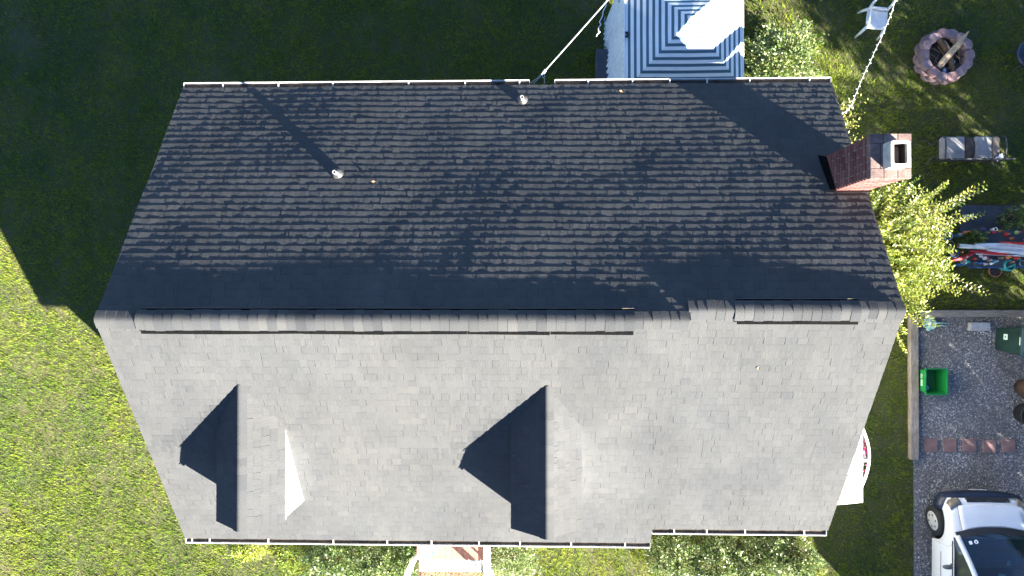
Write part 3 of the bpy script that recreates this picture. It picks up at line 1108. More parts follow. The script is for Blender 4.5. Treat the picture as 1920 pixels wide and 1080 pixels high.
# white lean to awning on the gable wall
m = MB()
az0, az1 = 2.42, 2.18
secs = []
for i in range(9):
    t = i / 8
    xx = 4.87 + (5.96 - 4.87) * t
    secs.append([(xx, -2.55, az0 + (az1 - az0) * t), (xx, -3.79 - 0.05 * math.sin(t * 1.6) + 0.06 * t, az0 + (az1 - az0) * t)])
m.loft(secs)
aw = m.build('awning', M['white'], house, solid=0.03)
for ya, yb in ((-2.60, -2.92), (-3.28, -3.72)):
    m = MB()
    m.add([(5.0, ya, 2.418), (5.91, ya, 2.217), (5.91, yb, 2.217), (5.0, yb, 2.418)], [(0, 1, 2, 3)])
    m.build('awning_panel', M['cream'], aw, solid=0.012)
m = MB()
m.box((5.965, -3.16, az1), (0.03, 1.24, 0.05))
m.build('awning_trim', M['white'], aw)
# ---------------------------------------------------------------- canopy tent
cx, cy = 2.735, 4.79
hwx, hwy = 1.07, 1.07
PER = 0.1015
M['canopy'] = canopy_cloth(PER)
ct = thing('canopy_tent', 'square garden canopy with blue and white striped roof and white side curtain', 'canopy', (cx, cy, 0))
ez, az_ = 2.35, 2.97
m = MB()
NR = 14
rings = []
for i in range(NR + 1):
    t = i / NR
    hx = hwx * t + 0.012
    hy = hwy * t + 0.012
    z = az_ - (az_ - ez) * (t ** 0.93)
    pts = []
    for a, b in (((-1, -1), (1, -1)), ((1, -1), (1, 1)), ((1, 1), (-1, 1)), ((-1, 1), (-1, -1))):
        for k in range(8):
            s_ = k / 8
            bow = 0.02 * math.sin(math.pi * s_) * t + 0.004 * math.sin(9 * s_ + 5 * t)
            pts.append(((a[0] + (b[0] - a[0]) * s_) * hx, (a[1] + (b[1] - a[1]) * s_) * hy, z - bow))
    rings.append(pts)
m.loft(rings, closed=True)
m.add(rings[0], [tuple(range(len(rings[0])))])
roof_c = m.build('canopy_roof', M['canopy'], ct, solid=0.003)
m = MB()
for a, b in (((-1, -1), (1, -1)), ((1, -1), (1, 1)), ((1, 1), (-1, 1)), ((-1, 1), (-1, -1))):
    m.tube([(a[0] * hwx, a[1] * hwy, ez + 0.0), (b[0] * hwx, b[1] * hwy, ez + 0.0)], 0.014, 6)
m.build('roof_rail', M['white'], ct)
for sx, sy in ((-1, -1), (1, -1), (1, 1), (-1, 1)):
    m = MB()
    m.tube([(sx * (hwx - 0.03), sy * (hwy - 0.03), 0), (sx * (hwx - 0.03), sy * (hwy - 0.03), ez - 0.02)], 0.018, 8)
    m.build('pole', M['plastic_white'], ct)
m = MB()      # pleated curtain on the west side, flaring a little to the ground
secs = []
for j in range(8):
    t = j / 7
    row = []
    for k in range(121):
        s_ = k / 120
        amp = 0.006 + 0.03 * t
        row.append((-hwx - 0.012 - 0.10 * t - amp * math.sin(s_ * 118 + 0.8 * math.sin(s_ * 21)) - 0.02 * t * math.sin(s_ * 17), -hwy + 2 * hwy * s_ * 1.02 - 0.03, ez - 0.01 - (ez - 0.08) * t))
    secs.append(row)
m.loft(secs)
cu = m.build('side_curtain', M['curtain'], ct, smooth=True)
m = MB()
for k in range(24):
    yy = -hwy + 0.05 + k * 0.09
    m.box((-hwx - 0.152, yy, 0.26), (0.004, 0.045, 0.16))
m.build('curtain_stripe', mk('faded_blue_cloth', (0.20, 0.30, 0.36), (0.26, 0.36, 0.42), 8, 0.9), cu)
m = MB()
m.box((-hwx + 0.03, -0.03, ez + 0.035), (0.05, 0.035, 0.03))
m.box((-hwx + 0.045, -0.06, ez + 0.05), (0.035, 0.05, 0.03))
m.box((-hwx + 0.03, -0.10, ez + 0.035), (0.05, 0.03, 0.03))
m.build('buckle', M['black'], ct)
bx = thing('storage_box', 'low dark grey box standing behind the white canopy curtain', 'box', (1.50, 4.75, 0))
m = MB()
m.box((0, 0, 0.2), (0.34, 0.75, 0.4), taper=0.96)
m.build('box_body', M['slate'], bx, bevel=0.02)
m = MB()
m.box((0, 0, 0.415), (0.37, 0.78, 0.03))
m.build('box_lid', M['slate'], bx, bevel=0.012)
m = MB()
for k in range(5):
    m.ball((1.62 + 0.03 * k, 5.62 + 0.05 * (k % 3), 1.86), (0.035, 0.10, 0.05), rot=rotm(0, 0, 0.5 * k))
tag(m.build('cloth_tassel', M['curtain'], None, smooth=True), 'white cloth tassel hanging beside the upper end of the canopy curtain', 'tassel')

# ---------------------------------------------------------------- cables


def catenary(a, b, sag, n=24):
    a, b = Vector(a), Vector(b)
    return [a + (b - a) * (i / n) - Vector((0, 0, sag * 4 * (i / n) * (1 - i / n))) for i in range(n + 1)]


a = at(1010, 146, 2.95)
b = at(1138, 0, 4.2)
b2 = a + (b - a) * 2.2
sc = thing('service_cable', 'grey overhead power cable running from the rear gutter up past the canopy', 'cable', (0, 0, 0))
m = MB()
st = a + (b2 - a) * 0.045
m.tube(catenary(st, b2, 0.05), 0.0105, 6)
m.build('cable', M['cable'], sc)
m = MB()
for q in ((995, 156), (1000, 157), (1021, 156)):
    e_ = at(q[0], q[1], 2.87)
    m.tube([st, st + (e_ - st) * 0.5 + Vector((0, 0, -0.04)), e_], 0.006, 5)
m.tube([st + (b2 - a) * 0.01, at(1016, 140, 2.9), at(1019, 147, 2.85)], 0.009, 5)
m.build('splice', M['cable'], sc)
m = MB()
m.tube([st - (b2 - a) * 0.012, st + (b2 - a) * 0.006], 0.022, 7)
m.build('clamp', M['plastic_white'], sc)
pts = [at(px, py, 2.6) for px, py in ((1140, -14), (1137, 0), (1136, 12), (1131, 21), (1130, 29), (1128, 34), (1124, 41), (1127, 46), (1122, 52), (1122, 58), (1125, 60), (1120, 64), (1117, 71))]
m = MB()
sm = []
for i in range(len(pts) - 1):
    for k in range(3):
        sm.append(pts[i].lerp(pts[i + 1], k / 3))
m.tube(sm, 0.008, 5)
tag(m.build('dangling_rope', M['plastic_white'], None), 'thin wavy white rope dangling left of the canopy curtain', 'rope')

sg = thing('string_lights', 'white string of little bulbs sagging across the rear lawn', 'string lights', (0, 0, 0))
px_ = [(1684, -20), (1678, 3), (1671, 26), (1663, 45), (1652, 72), (1641, 94), (1632, 115), (1622, 135), (1612, 158), (1604, 178), (1597, 195), (1589, 207), (1578, 214)]
pts = [at(x_, y_, 2.75 - 0.30 * math.sin(math.pi * i / (len(px_) - 1))) for i, (x_, y_) in enumerate(px_)]
m = MB()
m.tube(pts, 0.005, 5)
m.build('cord', M['cable'], sg)
r = random.Random(3)
tot = 38
for i in range(tot):
    t = i / (tot - 1) * (len(pts) - 1.01)
    k = int(t)
    p = pts[k].lerp(pts[k + 1], t - k)
    d = (pts[k + 1] - pts[k]).normalized()
    s_ = Vector((-d.y, d.x, 0)) * (1 if i % 2 else -1)
    ax = (s_ + d * r.uniform(-0.6, 0.6) + Vector((0, 0, -r.uniform(0.2, 1.0)))).normalized()
    m = MB()
    m.tube([p, p + ax * 0.010, p + ax * 0.020, p + ax * 0.030, p + ax * 0.036], [0.004, 0.007, 0.010, 0.008, 0.003], 7)
    m.build('bulb', M['bulb'], sg, smooth=True)

# ---------------------------------------------------------------- fire pit and what lies in it
FX, FY = 8.62, 5.0
fp = thing('fire_pit', 'round fire pit of pinkish concrete blocks stacked on the lawn', 'fire pit', (FX, FY, 0))
r = random.Random(12)
NB = 14
for lay in range(3):
    for k in range(NB):
        th = 2 * math.pi * (k + (0.5 if lay % 2 else 0)) / NB + r.uniform(-0.03, 0.03)
        R0 = 0.455 + r.uniform(-0.012, 0.012) + (0.02 if lay < 2 else 0)
        wo_ = 2 * math.pi * 0.54 / NB - 0.012
        wi_ = 2 * math.pi * 0.375 / NB - 0.006
        pl = [(-0.085, -wi_ / 2), (0.02, -wo_ / 2), (0.065, -wo_ * 0.40), (0.095, -wo_ * 0.18), (0.10, 0), (0.095, wo_ * 0.18), (0.065, wo_ * 0.40), (0.02, wo_ / 2), (-0.085, wi_ / 2)]
        m = MB()
        z0 = lay * 0.104
        c_, s_ = math.cos(th), math.sin(th)
        m.prism([((R0 + q[0]) * c_ - q[1] * s_, (R0 + q[0]) * s_ + q[1] * c_) for q in pl], z0, z0 + 0.1, tone=min(1, max(0, r.gauss(0.45, 0.28))))
        m.build('block', M['block'], fp, bevel=0.008)
m = MB()
vs = [(0, 0, 0.085)]
for ring, (rr_, zz) in enumerate(((0.15, 0.09), (0.3, 0.07), (0.40, 0.05))):
    for k in range(18):
        th = 2 * math.pi * k / 18
        vs.append((rr_ * math.cos(th), rr_ * math.sin(th), zz + r.uniform(-0.02, 0.02)))
fs = [(0, 1 + k, 1 + (k + 1) % 18) for k in range(18)]
for q in range(2):
    fs += [(1 + q * 18 + k, 1 + q * 18 + 18 + k, 1 + q * 18 + 18 + (k + 1) % 18, 1 + q * 18 + (k + 1) % 18) for k in range(18)]
m.add(vs, fs)
m.build('ash', M['ash'], fp)


def logpiece(name, p0, p1, rad, mat, label, cat, seed, n=9, flat=1.0):
    r_ = random.Random(seed)
    p0, p1 = Vector(p0), Vector(p1)
    L = (p1 - p0).length
    m_ = MB()
    pts_ = [p0 + (p1 - p0) * (i / 7) + Vector((r_.uniform(-1, 1), r_.uniform(-1, 1), r_.uniform(-0.5, 0.5))) * rad * 0.12 for i in range(8)]
    m_.tube(pts_, [rad * r_.uniform(0.88, 1.08) for _ in range(8)], n)
    o = m_.build(name, mat, None, bevel=0.004)
    return tag(o, label, cat)


def fpt(px, py, z):
    return at(px, py, z)


logpiece('firewood_log', fpt(1752, 60, 0.20), fpt(1776, 96, 0.16), 0.062, M['log'], 'thick brown log in the upper left of the fire pit', 'log', 1)
logpiece('firewood_log', fpt(1781, 106, 0.14), fpt(1788, 136, 0.20), 0.058, M['log'], 'short brown log in the lower middle of the fire pit beside blue paper', 'log', 2)
logpiece('firewood_log', fpt(1781, 68, 0.17), fpt(1800, 92, 0.12), 0.045, M['splitwood'], 'pale split log under the plank in the fire pit', 'log', 3)
logpiece('firewood_log', fpt(1770, 76, 0.18), fpt(1780, 92, 0.21), 0.028, M['splitwood'], 'thin grey split stick between the thick log and the plank', 'log', 4)
m = MB()
p0, p1 = fpt(1759, 126, 0.24), fpt(1817, 60, 0.42)
d_ = (p1 - p0)
sd = Vector((-d_.y, d_.x, 0)).normalized()
secs = []
for i, (t, w0, w1) in enumerate(((0, 0.035, 0.06), (0.1, 0.06, 0.07), (0.3, 0.065, 0.06), (0.55, 0.06, 0.062), (0.72, 0.052, 0.06), (0.80, 0.048, 0.03), (0.9, 0.035, 0.016), (1.0, 0.022, -0.005))):
    c_ = p0 + d_ * t
    secs.append([c_ + sd * w0 + Vector((0, 0, 0.012)), c_ + sd * w0 * 0.4 + Vector((0, 0, 0.024)), c_ - sd * w1 + Vector((0, 0, 0.014)), c_ - sd * w1 - Vector((0, 0, 0.02)), c_ + sd * w0 - Vector((0, 0, 0.02))])
m.loft(secs, closed=True, caps=True)
tag(m.build('split_plank', M['splitwood'], None), 'long pale splintered plank sticking out over the rim of the fire pit', 'plank')
r = random.Random(5)
m = MB()
for i in range(46):
    a0 = r.uniform(0, 6.28)
    q = Vector((FX + r.uniform(-0.28, 0.34), FY + r.uniform(-0.3, 0.1), 0.11 + r.uniform(0, 0.09)))
    ln = r.uniform(0.1, 0.32)
    e_ = q + Vector((math.cos(a0) * ln, math.sin(a0) * ln, r.uniform(-0.03, 0.05)))
    if (e_ - Vector((FX, FY, e_.z))).length > 0.36:
        continue
    m.tube([q, q.lerp(e_, 0.5) + Vector((r.uniform(-.02, .02), r.uniform(-.02, .02), 0.01)), e_], r.uniform(0.003, 0.008), 5)
tag(m.build('kindling', M['twig'], None), 'scattered dry twigs lying in the fire pit ash', 'kindling', kind='stuff')
for nm, px1, py1, mt, sz, lb in (('paper_scrap', 1771, 133, 'paper', 0.05, 'crumpled white paper next to blue scrap at the bottom of the fire pit'), ('paper_scrap', 1774, 136, 'bluepaper', 0.048, 'crumpled blue paper at the bottom of the fire pit'),
                                 ('paper_scrap', 1788, 117, 'paper', 0.04, 'small white paper in the middle of the fire pit right of the log')):
    m = MB()
    p = at(px1, py1, 0.16)
    m.ball(p, (sz * 0.7, sz * 1.2, sz * 0.6), 7, 4, rot=rotm(0.3, 0.2, 0.3))
    for i, v in enumerate(m.v):
        m.v[i] = tuple(c + r.uniform(-0.008, 0.008) for c in v)
    tag(m.build(nm, M[mt], None), lb, 'paper')

# ---------------------------------------------------------------- white plastic chair
pc = thing('plastic_chair', 'white plastic garden chair standing on the rear lawn', 'chair', at(1626, 50, 0), R_(-7))
m = MB()
secs = []
for j in range(7):
    t = j / 6
    yy = -0.21 + 0.42 * t
    hw = 0.20 + 0.012 * math.sin(t * 3.1)
    secs.append([(-hw, yy, 0.43), (-hw * 0.8, yy, 0.415), (-hw * 0.3, yy, 0.408 - 0.012 * math.sin(t * 3.1)), (hw * 0.3, yy, 0.408 - 0.012 * math.sin(t * 3.1)), (hw * 0.8, yy, 0.415), (hw, yy, 0.43)])
m.loft(secs)
m.build('seat', M['plastic_white'], pc, smooth=True, solid=0.022)
m = MB()        # open framed backrest leaning back at the north side
for sx in (-1, 1):
    m.tube([(sx * 0.185, 0.19, 0.42), (sx * 0.19, 0.235, 0.60), (sx * 0.185, 0.27, 0.76)], 0.026, 8)
m.tube([(-0.20, 0.265, 0.755), (-0.15, 0.29, 0.80), (0, 0.295, 0.815), (0.15, 0.29, 0.80), (0.20, 0.265, 0.755)], 0.030, 8)
m.box((0, 0.205, 0.46), (0.36, 0.03, 0.07), rotm(-0.2))
m.build('backrest', M['plastic_white'], pc, smooth=True)
for sx, sy in ((-1, -1), (1, -1), (1, 1), (-1, 1)):
    m = MB()
    m.tube([(sx * 0.185, sy * 0.19, 0.42), (sx * 0.215, sy * 0.235, 0.2), (sx * 0.235, sy * 0.265, 0.0)], [0.034, 0.026, 0.02], 8)
    m.build('leg', M['plastic_white'], pc, smooth=True)
for sx in (-1,):
    m = MB()
    m.tube([(sx * 0.19, 0.22, 0.60), (sx * 0.225, 0.05, 0.615), (sx * 0.225, -0.15, 0.61), (sx * 0.20, -0.19, 0.43)], 0.017, 8)
    m.build('armrest', M['plastic_white'], pc, smooth=True)

# ---------------------------------------------------------------- garden loveseat
ls = thing('garden_loveseat', 'dark metal garden loveseat with worn pale cushions on the shaded lawn', 'loveseat', (8.98, 3.0, 0))
m = MB()
m.box((0, 0.0, 0.34), (1.20, 0.50, 0.035))
m.build('seat_base', M['frame'], ls, bevel=0.008)
for x0, x1, mt, nm in ((-0.60, -0.10, 'cushion', None), (0.10, 0.44, 'cushion', None), (0.44, 0.60, 'cushion_tan', 'brown stained end cushion')):
    m = MB()
    m.box(((x0 + x1) / 2, 0.02, 0.415), (x1 - x0 - 0.01, 0.46, 0.11))
    o = m.build('cushion', M[mt], ls, bevel=0.035, seg=3, smooth=True)
    if nm:
        o['label'] = nm
m = MB()
m.ball((0.0, 0.02, 0.41), (0.12, 0.235, 0.075), 14, 8)
o = m.build('cushion', M['cushion_dark'], ls, smooth=True)
o['label'] = 'dark brown sagging cushion'
m = MB()
m.tube([(-0.62, -0.25, 0.36), (-0.62, -0.285, 0.86), (0, -0.29, 0.88), (0.62, -0.285, 0.86), (0.62, -0.25, 0.36)], 0.018, 8)
for k in range(13):
    xx = -0.55 + k * 1.1 / 12
    m.tube([(xx, -0.25, 0.36), (xx, -0.285, 0.86)], 0.009, 6)
m.build('backrest', M['frame'], ls)
for sx in (-1, 1):
    m = MB()
    m.tube([(sx * 0.60, -0.26, 0.62), (sx * 0.60, 0.0, 0.66), (sx * 0.60, 0.18, 0.64), (sx * 0.60, 0.24, 0.55), (sx * 0.60, 0.22, 0.36)], 0.016, 8)
    m.build('armrest', M['frame'], ls, smooth=True)
    m = MB()
    m.tube([(sx * 0.60, 0.22, 0.36), (sx * 0.63, 0.1, 0.2), (sx * 0.66, 0.24, 0.06), (sx * 0.72, 0.30, 0.0)], 0.014, 8)
    m.build('leg', M['frame'], ls, smooth=True)
    m = MB()
    m.tube([(sx * 0.60, -0.22, 0.36), (sx * 0.63, -0.1, 0.2), (sx * 0.66, -0.24, 0.06), (sx * 0.72, -0.30, 0.0)], 0.014, 8)
    m.build('leg', M['frame'], ls, smooth=True)
m = MB()
m.box((9.55, 2.80, 0.48), (0.15, 0.08, 0.012), rotm(0.1, 0, 0.5))
m.box((9.58, 2.83, 0.49), (0.07, 0.10, 0.012), rotm(0.1, 0.1, 0.3))
tag(m.build('folded_cloth', M['paper'], None, bevel=0.004), 'white folded cloth on the right end of the loveseat', 'cloth')

# dark padded stool at the frame's right edge
ds = thing('garden_stool', 'dark padded garden stool on the lawn right of the fire pit', 'stool', (10.25, 4.95, 0), 0.3)
m = MB()
m.lathe([(0.0, 0.47), (0.26, 0.47), (0.30, 0.44), (0.30, 0.38), (0.26, 0.36), (0.0, 0.36)], n=20)
m.build('seat', M['bumper'], ds, smooth=True)
for k in range(4):
    th = k * math.pi / 2 + 0.7
    m = MB()
    m.tube([(0.2 * math.cos(th), 0.2 * math.sin(th), 0.37), (0.31 * math.cos(th), 0.31 * math.sin(th), 0.0)], 0.018, 8)
    m.build('leg', M['frame'], ds)

# ---------------------------------------------------------------- timber edging, pavers, block
te = MB()
te.box((8.00, -1.95, 0.075), (0.165, 3.05, 0.15))
tag(te.build('timber_edging', M['timber'], None, bevel=0.012), 'weathered timber beam between the side lawn and the gravel', 'timber')
te = MB()
te.box((10.4, -0.40, 0.075), (4.5, 0.145, 0.15))
tag(te.build('timber_edging', M['timberx'], None, bevel=0.012), 'weathered timber beam along the top end of the gravel below the green lawn', 'timber')
r = random.Random(9)
lbs = ['red square paver nearest the timber beam, leftmost of the row on gravel', 'red square paver second from the timber beam', 'worn red paver in the middle of the row of five',
       'red square paver fourth from the timber beam', 'smooth dark red paver at the right end of the row']
for i, px in enumerate((1745, 1780.5, 1817, 1855, 1890.5)):
    m = MB()
    p = at(px, 835.5 - 0.5 * (i == 0) + r.uniform(-1, 1), 0.02)
    m.box((0, 0, 0), (0.275, 0.275, 0.04))
    o = m.build('paver', M['paver'], None, bevel=0.006)
    o.location = p
    o.rotation_euler = (0, 0, r.uniform(-0.03, 0.03))
    tag(o, lbs[i], 'paver', 'red pavers in a row on the gravel')
m = MB()
m.box((0, 0, 0.065), (0.405, 0.175, 0.13))
o = m.build('concrete_block', M['concrete'], None, bevel=0.01)
o.location = at(1832, 612, 0)
tag(o, 'pale concrete block lying on gravel near the top timber beam', 'block')

# mint ornament lying in the corner of the gravel
mo = thing('garden_ornament', 'mint green flower stake lying in the gravel corner under the bright bush', 'ornament', (8.42, -0.63, 0.0))
m = MB()
for k in range(6):
    th = k * math.pi / 3 + 0.3
    m.ball((-0.07 + 0.085 * math.cos(th), 0.02 + 0.10 * math.sin(th), 0.07), (0.065, 0.065, 0.022), 12, 6)
m.build('petal', M['mint'], mo, smooth=True)
m = MB()
m.ball((-0.07, 0.02, 0.095), (0.05, 0.05, 0.03))
m.build('flower_centre', M['paper'], mo, smooth=True)
for k, y_ in enumerate((0.02, -0.035)):
    m = MB()
    m.tube([(-0.02, y_, 0.07), (0.2, y_ + 0.01, 0.05), (0.36 - 0.05 * k, y_ - 0.002 * k, 0.03)], 0.013, 7)
    m.build('stake', M['mint'], mo, smooth=True)

# ---------------------------------------------------------------- bins and pots
gb = thing('recycling_bin', 'bright green open recycling box standing on gravel by the timber beam', 'recycling bin', (8.31, -1.80, 0))
m = MB()


def bx_ring(a, b, z, rad=0.035):
    return [(p[0], p[1], z) for p in rrect(0, 0, a, b, rad)]


a0, b0, a1, b1, hh = 0.36, 0.42, 0.43, 0.52, 0.40
m.loft([bx_ring(a0, b0, 0.0), bx_ring(a1, b1, hh - 0.03), bx_ring(a1 + 0.03, b1 + 0.03, hh - 0.03), bx_ring(a1 + 0.03, b1 + 0.03, hh), bx_ring(a1 - 0.012, b1 - 0.012, hh), bx_ring(a0 - 0.016, b0 - 0.016, 0.02)], closed=True)
m.add(bx_ring(a0 - 0.016, b0 - 0.016, 0.02), [tuple(range(24))])
m.build('bin_body', M['recycle'], gb)
m = MB()           # three chasing arrows printed on the west face
lean = math.atan((a1 - a0) / 2 / (hh - 0.03))


def wface(y_, z_):
    return (-(a0 / 2 + (a1 - a0) / 2 * z_ / (hh - 0.03)) - 0.002, y_, z_)


for k in range(3):
    t0 = math.pi / 2 + k * 2 * math.pi / 3
    tri = [(math.cos(t0) * 0.055, math.sin(t0) * 0.055), (math.cos(t0 + 2.094) * 0.055, math.sin(t0 + 2.094) * 0.055)]
    p, q = Vector(tri[0]), Vector(tri[1])
    dd = (q - p).normalized()
    nn_ = Vector((-dd.y, dd.x))
    s_, e_ = p + dd * 0.022, q - dd * 0.030
    m.add([wface(*(v + Vector((0.10, 0.20)))) for v in (s_ + nn_ * 0.008, e_ + nn_ * 0.008, e_ - nn_ * 0.008, s_ - nn_ * 0.008)], [(0, 1, 2, 3)])
    m.add([wface(*(v + Vector((0.10, 0.20)))) for v in (e_ + nn_ * 0.018, q - dd * 0.006, e_ - nn_ * 0.018)], [(0, 1, 2)])
for k in range(5):
    yy = 0.02 - k * 0.028
    m.add([wface(y_, z_) for y_, z_ in ((yy, 0.25), (yy - 0.018, 0.25), (yy - 0.018, 0.16), (yy, 0.16))], [(0, 1, 2, 3)])
m.build('printed_mark', M['binlabel'], gb)
m = MB()
m.box((8.21, -1.84, 0.10), (0.13, 0.22, 0.14), rotm(0, 0, 0.1))
tag(m.build('cardboard_box', M['slate'], None, bevel=0.01), 'dark grey carton inside the green recycling box', 'carton')
m = MB()
m.ball((8.22, -1.95, 0.20), (0.035, 0.06, 0.035), 9, 6)
tag(m.build('crushed_bottle', M['skyblue'], None, smooth=True), 'crushed blue plastic bottle in the green recycling box', 'bottle')

wb = thing('wheeled_bin', 'dark green wheeled rubbish bin with grey lid at the right edge of the gravel', 'wheeled bin', (9.97, -0.95, 0), R_(-4))
m = MB()
m.loft([bx_ring(0.50, 0.46, 0.05, 0.05), bx_ring(0.60, 0.58, 0.93, 0.06), bx_ring(0.65, 0.63, 0.93, 0.06), bx_ring(0.65, 0.63, 0.98, 0.06)], closed=True, caps=True)
m.box((-0.283, 0, 0.55), (0.012, 0.36, 0.55), rotm(0, -0.057, 0))
m.build('bin_body', M['wheelbin'], wb, bevel=0.004)
m = MB()
m.loft([bx_ring(0.70, 0.66, 0.985, 0.08), bx_ring(0.70, 0.66, 1.01, 0.08), bx_ring(0.60, 0.56, 1.045, 0.08)], closed=True, caps=True)
m.build('bin_lid', M['binlid'], wb, bevel=0.004)
for yy in (-0.25, 0.25):
    m = MB()
    m.tube([(0.24, yy - 0.03, 0.1), (0.24, yy + 0.03, 0.1)], 0.1, 16)
    m.build('wheel', M['tyre'], wb)
m = MB()
m.box((-0.280, 0.06, 0.42), (0.004, 0.115, 0.14), rotm(0, -0.057, 0))
m.box((-0.322, 0.0, 0.93), (0.004, 0.16, 0.045), rotm(0, -0.057, 0))
m.build('sticker', M['binlabel'], wb)
m = MB()
m.box((-0.2835, 0.06, 0.42), (0.004, 0.03, 0.03), rotm(0, -0.057, 0))
m.build('sticker_print', M['black'], wb)

bp = thing('plant_pot', 'brown glazed pot with a grey dish on top beside the gravel edge', 'plant pot', (10.28, -1.96, 0))
m = MB()
m.lathe([(0.0, 0.0), (0.16, 0.0), (0.235, 0.30), (0.245, 0.40), (0.22, 0.48), (0.20, 0.50), (0.18, 0.46), (0.0, 0.44)], n=26)
m.build('pot_body', M['brownpot'], bp, smooth=True)
m = MB()
m.lathe([(0.0, 0.505), (0.15, 0.505), (0.235, 0.55), (0.225, 0.555), (0.14, 0.525), (0.0, 0.52)], n=26)
m.build('dish', M['greydish'], bp, smooth=True)
kp = thing('plant_pot', 'black round pot standing below the brown pot on gravel', 'plant pot', (10.30, -2.50, 0))
m = MB()
m.lathe([(0.0, 0.0), (0.20, 0.0), (0.255, 0.33), (0.27, 0.36), (0.25, 0.37), (0.235, 0.33), (0.0, 0.30)], n=26)
m.build('pot_body', M['black'], kp, smooth=True)
m = MB()
m.lathe([(0.0, 0.335), (0.234, 0.325)], n=20)
m.build('potting_soil', M['ash'], kp)

# ---------------------------------------------------------------- slate strip and the trinket table
m = MB()
m.box((10.2, 1.60, 0.02), (2.35, 0.56, 0.04))
tag(m.build('slate_slab', M['slate'], None, bevel=0.008), 'dark slate paving slab on the lawn beside the bright bush', 'slab')
TZ = 0.62
tb = thing('garden_table', 'low blue edged garden table crowded with pots and trinkets', 'table', (10.0, 0.93, 0))
m = MB()
m.box((0, 0, TZ - 0.02), (2.3, 0.74, 0.035))
m.build('tabletop', M['slate'], tb, bevel=0.005)
m = MB()
m.box((0, -0.382, TZ - 0.015), (2.34, 0.02, 0.05))
m.build('table_edge', M['blue'], tb)
for sx in (-1, 1):
    for sy in (-1, 1):
        m = MB()
        m.box((sx * 1.08, sy * 0.31, TZ / 2 - 0.02), (0.05, 0.05, TZ - 0.04))
        m.build('leg', M['blue'], tb)
ub = thing('patio_umbrella', 'furled red and white patio umbrella lying across the trinket table', 'umbrella', (0, 0, 0))
m = MB()
pA, pB = at(1797, 461, TZ + 0.16), at(1990, 474, TZ + 0.16)
m.tube([pA, pB], 0.042, 12)
m.build('pole', M['plastic_white'], ub, smooth=True)
m = MB()
m.tube([pA - (pB - pA).normalized() * 0.04, pA], 0.044, 12)
m.build('end_cap', M['brownpot'], ub)
d_ = (pB - pA).normalized()
s_ = Vector((-d_.y, d_.x, 0))


def folds(t0, t1, wmax, zc, off, mat, seed, nmx=24):
    r_ = random.Random(seed)
    m_ = MB()
    secs_ = []
    for i in range(nmx + 1):
        t = i / nmx
        c_ = pA + d_ * (t0 + (t1 - t0) * t) + s_ * off + Vector((0, 0, zc))
        w_ = wmax * min(1, 0.25 + 1.5 * t) * (0.9 + 0.1 * math.sin(7 * t + seed))
        row = []
        for k in range(9):
            a_ = -1 + 2 * k / 8
            row.append(c_ + s_ * (a_ * w_) + Vector((0, 0, 0.055 * (1 - a_ * a_) + 0.016 * math.sin(a_ * 9 + seed + 3 * t))))
        secs_.append(row)
    m_.loft(secs_)
    return m_.build('canopy_fold', M[mat], ub, smooth=True, solid=0.005)


folds(0.28, 2.0, 0.11, 0.02, 0.04, 'plastic_white', 1)
folds(0.52, 2.0, 0.065, 0.045, -0.05, 'plastic_white', 2)
folds(0.75, 2.0, 0.045, 0.07, 0.125, 'red', 3)
folds(0.22, 1.0, 0.05, -0.02, -0.085, 'red', 4)
m = MB()
q0, q1 = at(1830, 476, TZ + 0.1), at(1925, 480, TZ + 0.1)
m.tube([q0, q1], 0.016, 8)
m.build('strut', M['plastic_white'], ub)
m = MB()
secs = []
for i in range(9):
    t = i / 8
    c_ = at(1783 + 46 * t, 487 - 15 * t + 3 * math.sin(t * 3), TZ + 0.10)
    w_ = 0.028 + 0.02 * math.sin(t * 3.1)
    secs.append([c_ + Vector((0, w_, 0)), c_ + Vector((0, 0, 0.03)), c_ - Vector((0, w_, 0)), c_ - Vector((0, 0, 0.02))])
m.loft(secs, closed=True, caps=True)
tag(m.build('red_sash', M['red'], None, smooth=True), 'red cloth sash curving off the left end of the furled umbrella', 'sash')

r = random.Random(31)


def pot(px, py, z, rad, h, mat, label, cat='pot', plant=None, name='flower_pot'):
    p = at(px, py, z)
    o = thing(name, label, cat, p)
    m_ = MB()
    m_.lathe([(0, 0), (rad * 0.7, 0), (rad * 0.98, h * 0.85), (rad, h), (rad * 0.92, h), (rad * 0.87, h * 0.88), (0, h * 0.86)], n=18)
    m_.build('pot_body', M[mat], o, smooth=True)
    m_ = MB()
    m_.lathe([(0, h * 0.93), (rad * 0.5, h * 0.91), (rad * 0.88, h * 0.885)], n=14)
    m_.build('pot_fill', M[plant or 'ash'], o)
    return o


def figure(px, py, z, s, mats, label, cat='figurine'):
    """little moulded garden figure: base, body, head, hat"""
    p = at(px, py, z)
    o = thing('figurine', label, cat, p, r.uniform(0, 6))
    m_ = MB()
    m_.lathe([(0, 0), (0.5 * s, 0), (0.52 * s, 0.2 * s), (0.42 * s, 0.7 * s), (0.3 * s, 1.1 * s), (0.18 * s, 1.25 * s), (0, 1.25 * s)], n=12)
    m_.build('body', M[mats[0]], o, smooth=True)
    m_ = MB()
    m_.ball((0, 0, 1.45 * s), 0.27 * s, 10, 7)
    m_.build('head', M[mats[1]], o, smooth=True)
    m_ = MB()
    m_.lathe([(0.31 * s, 1.5 * s), (0.22 * s, 1.7 * s), (0.0, 2.0 * s)], n=10)
    m_.build('hat', M[mats[2]], o, smooth=True)
    return o


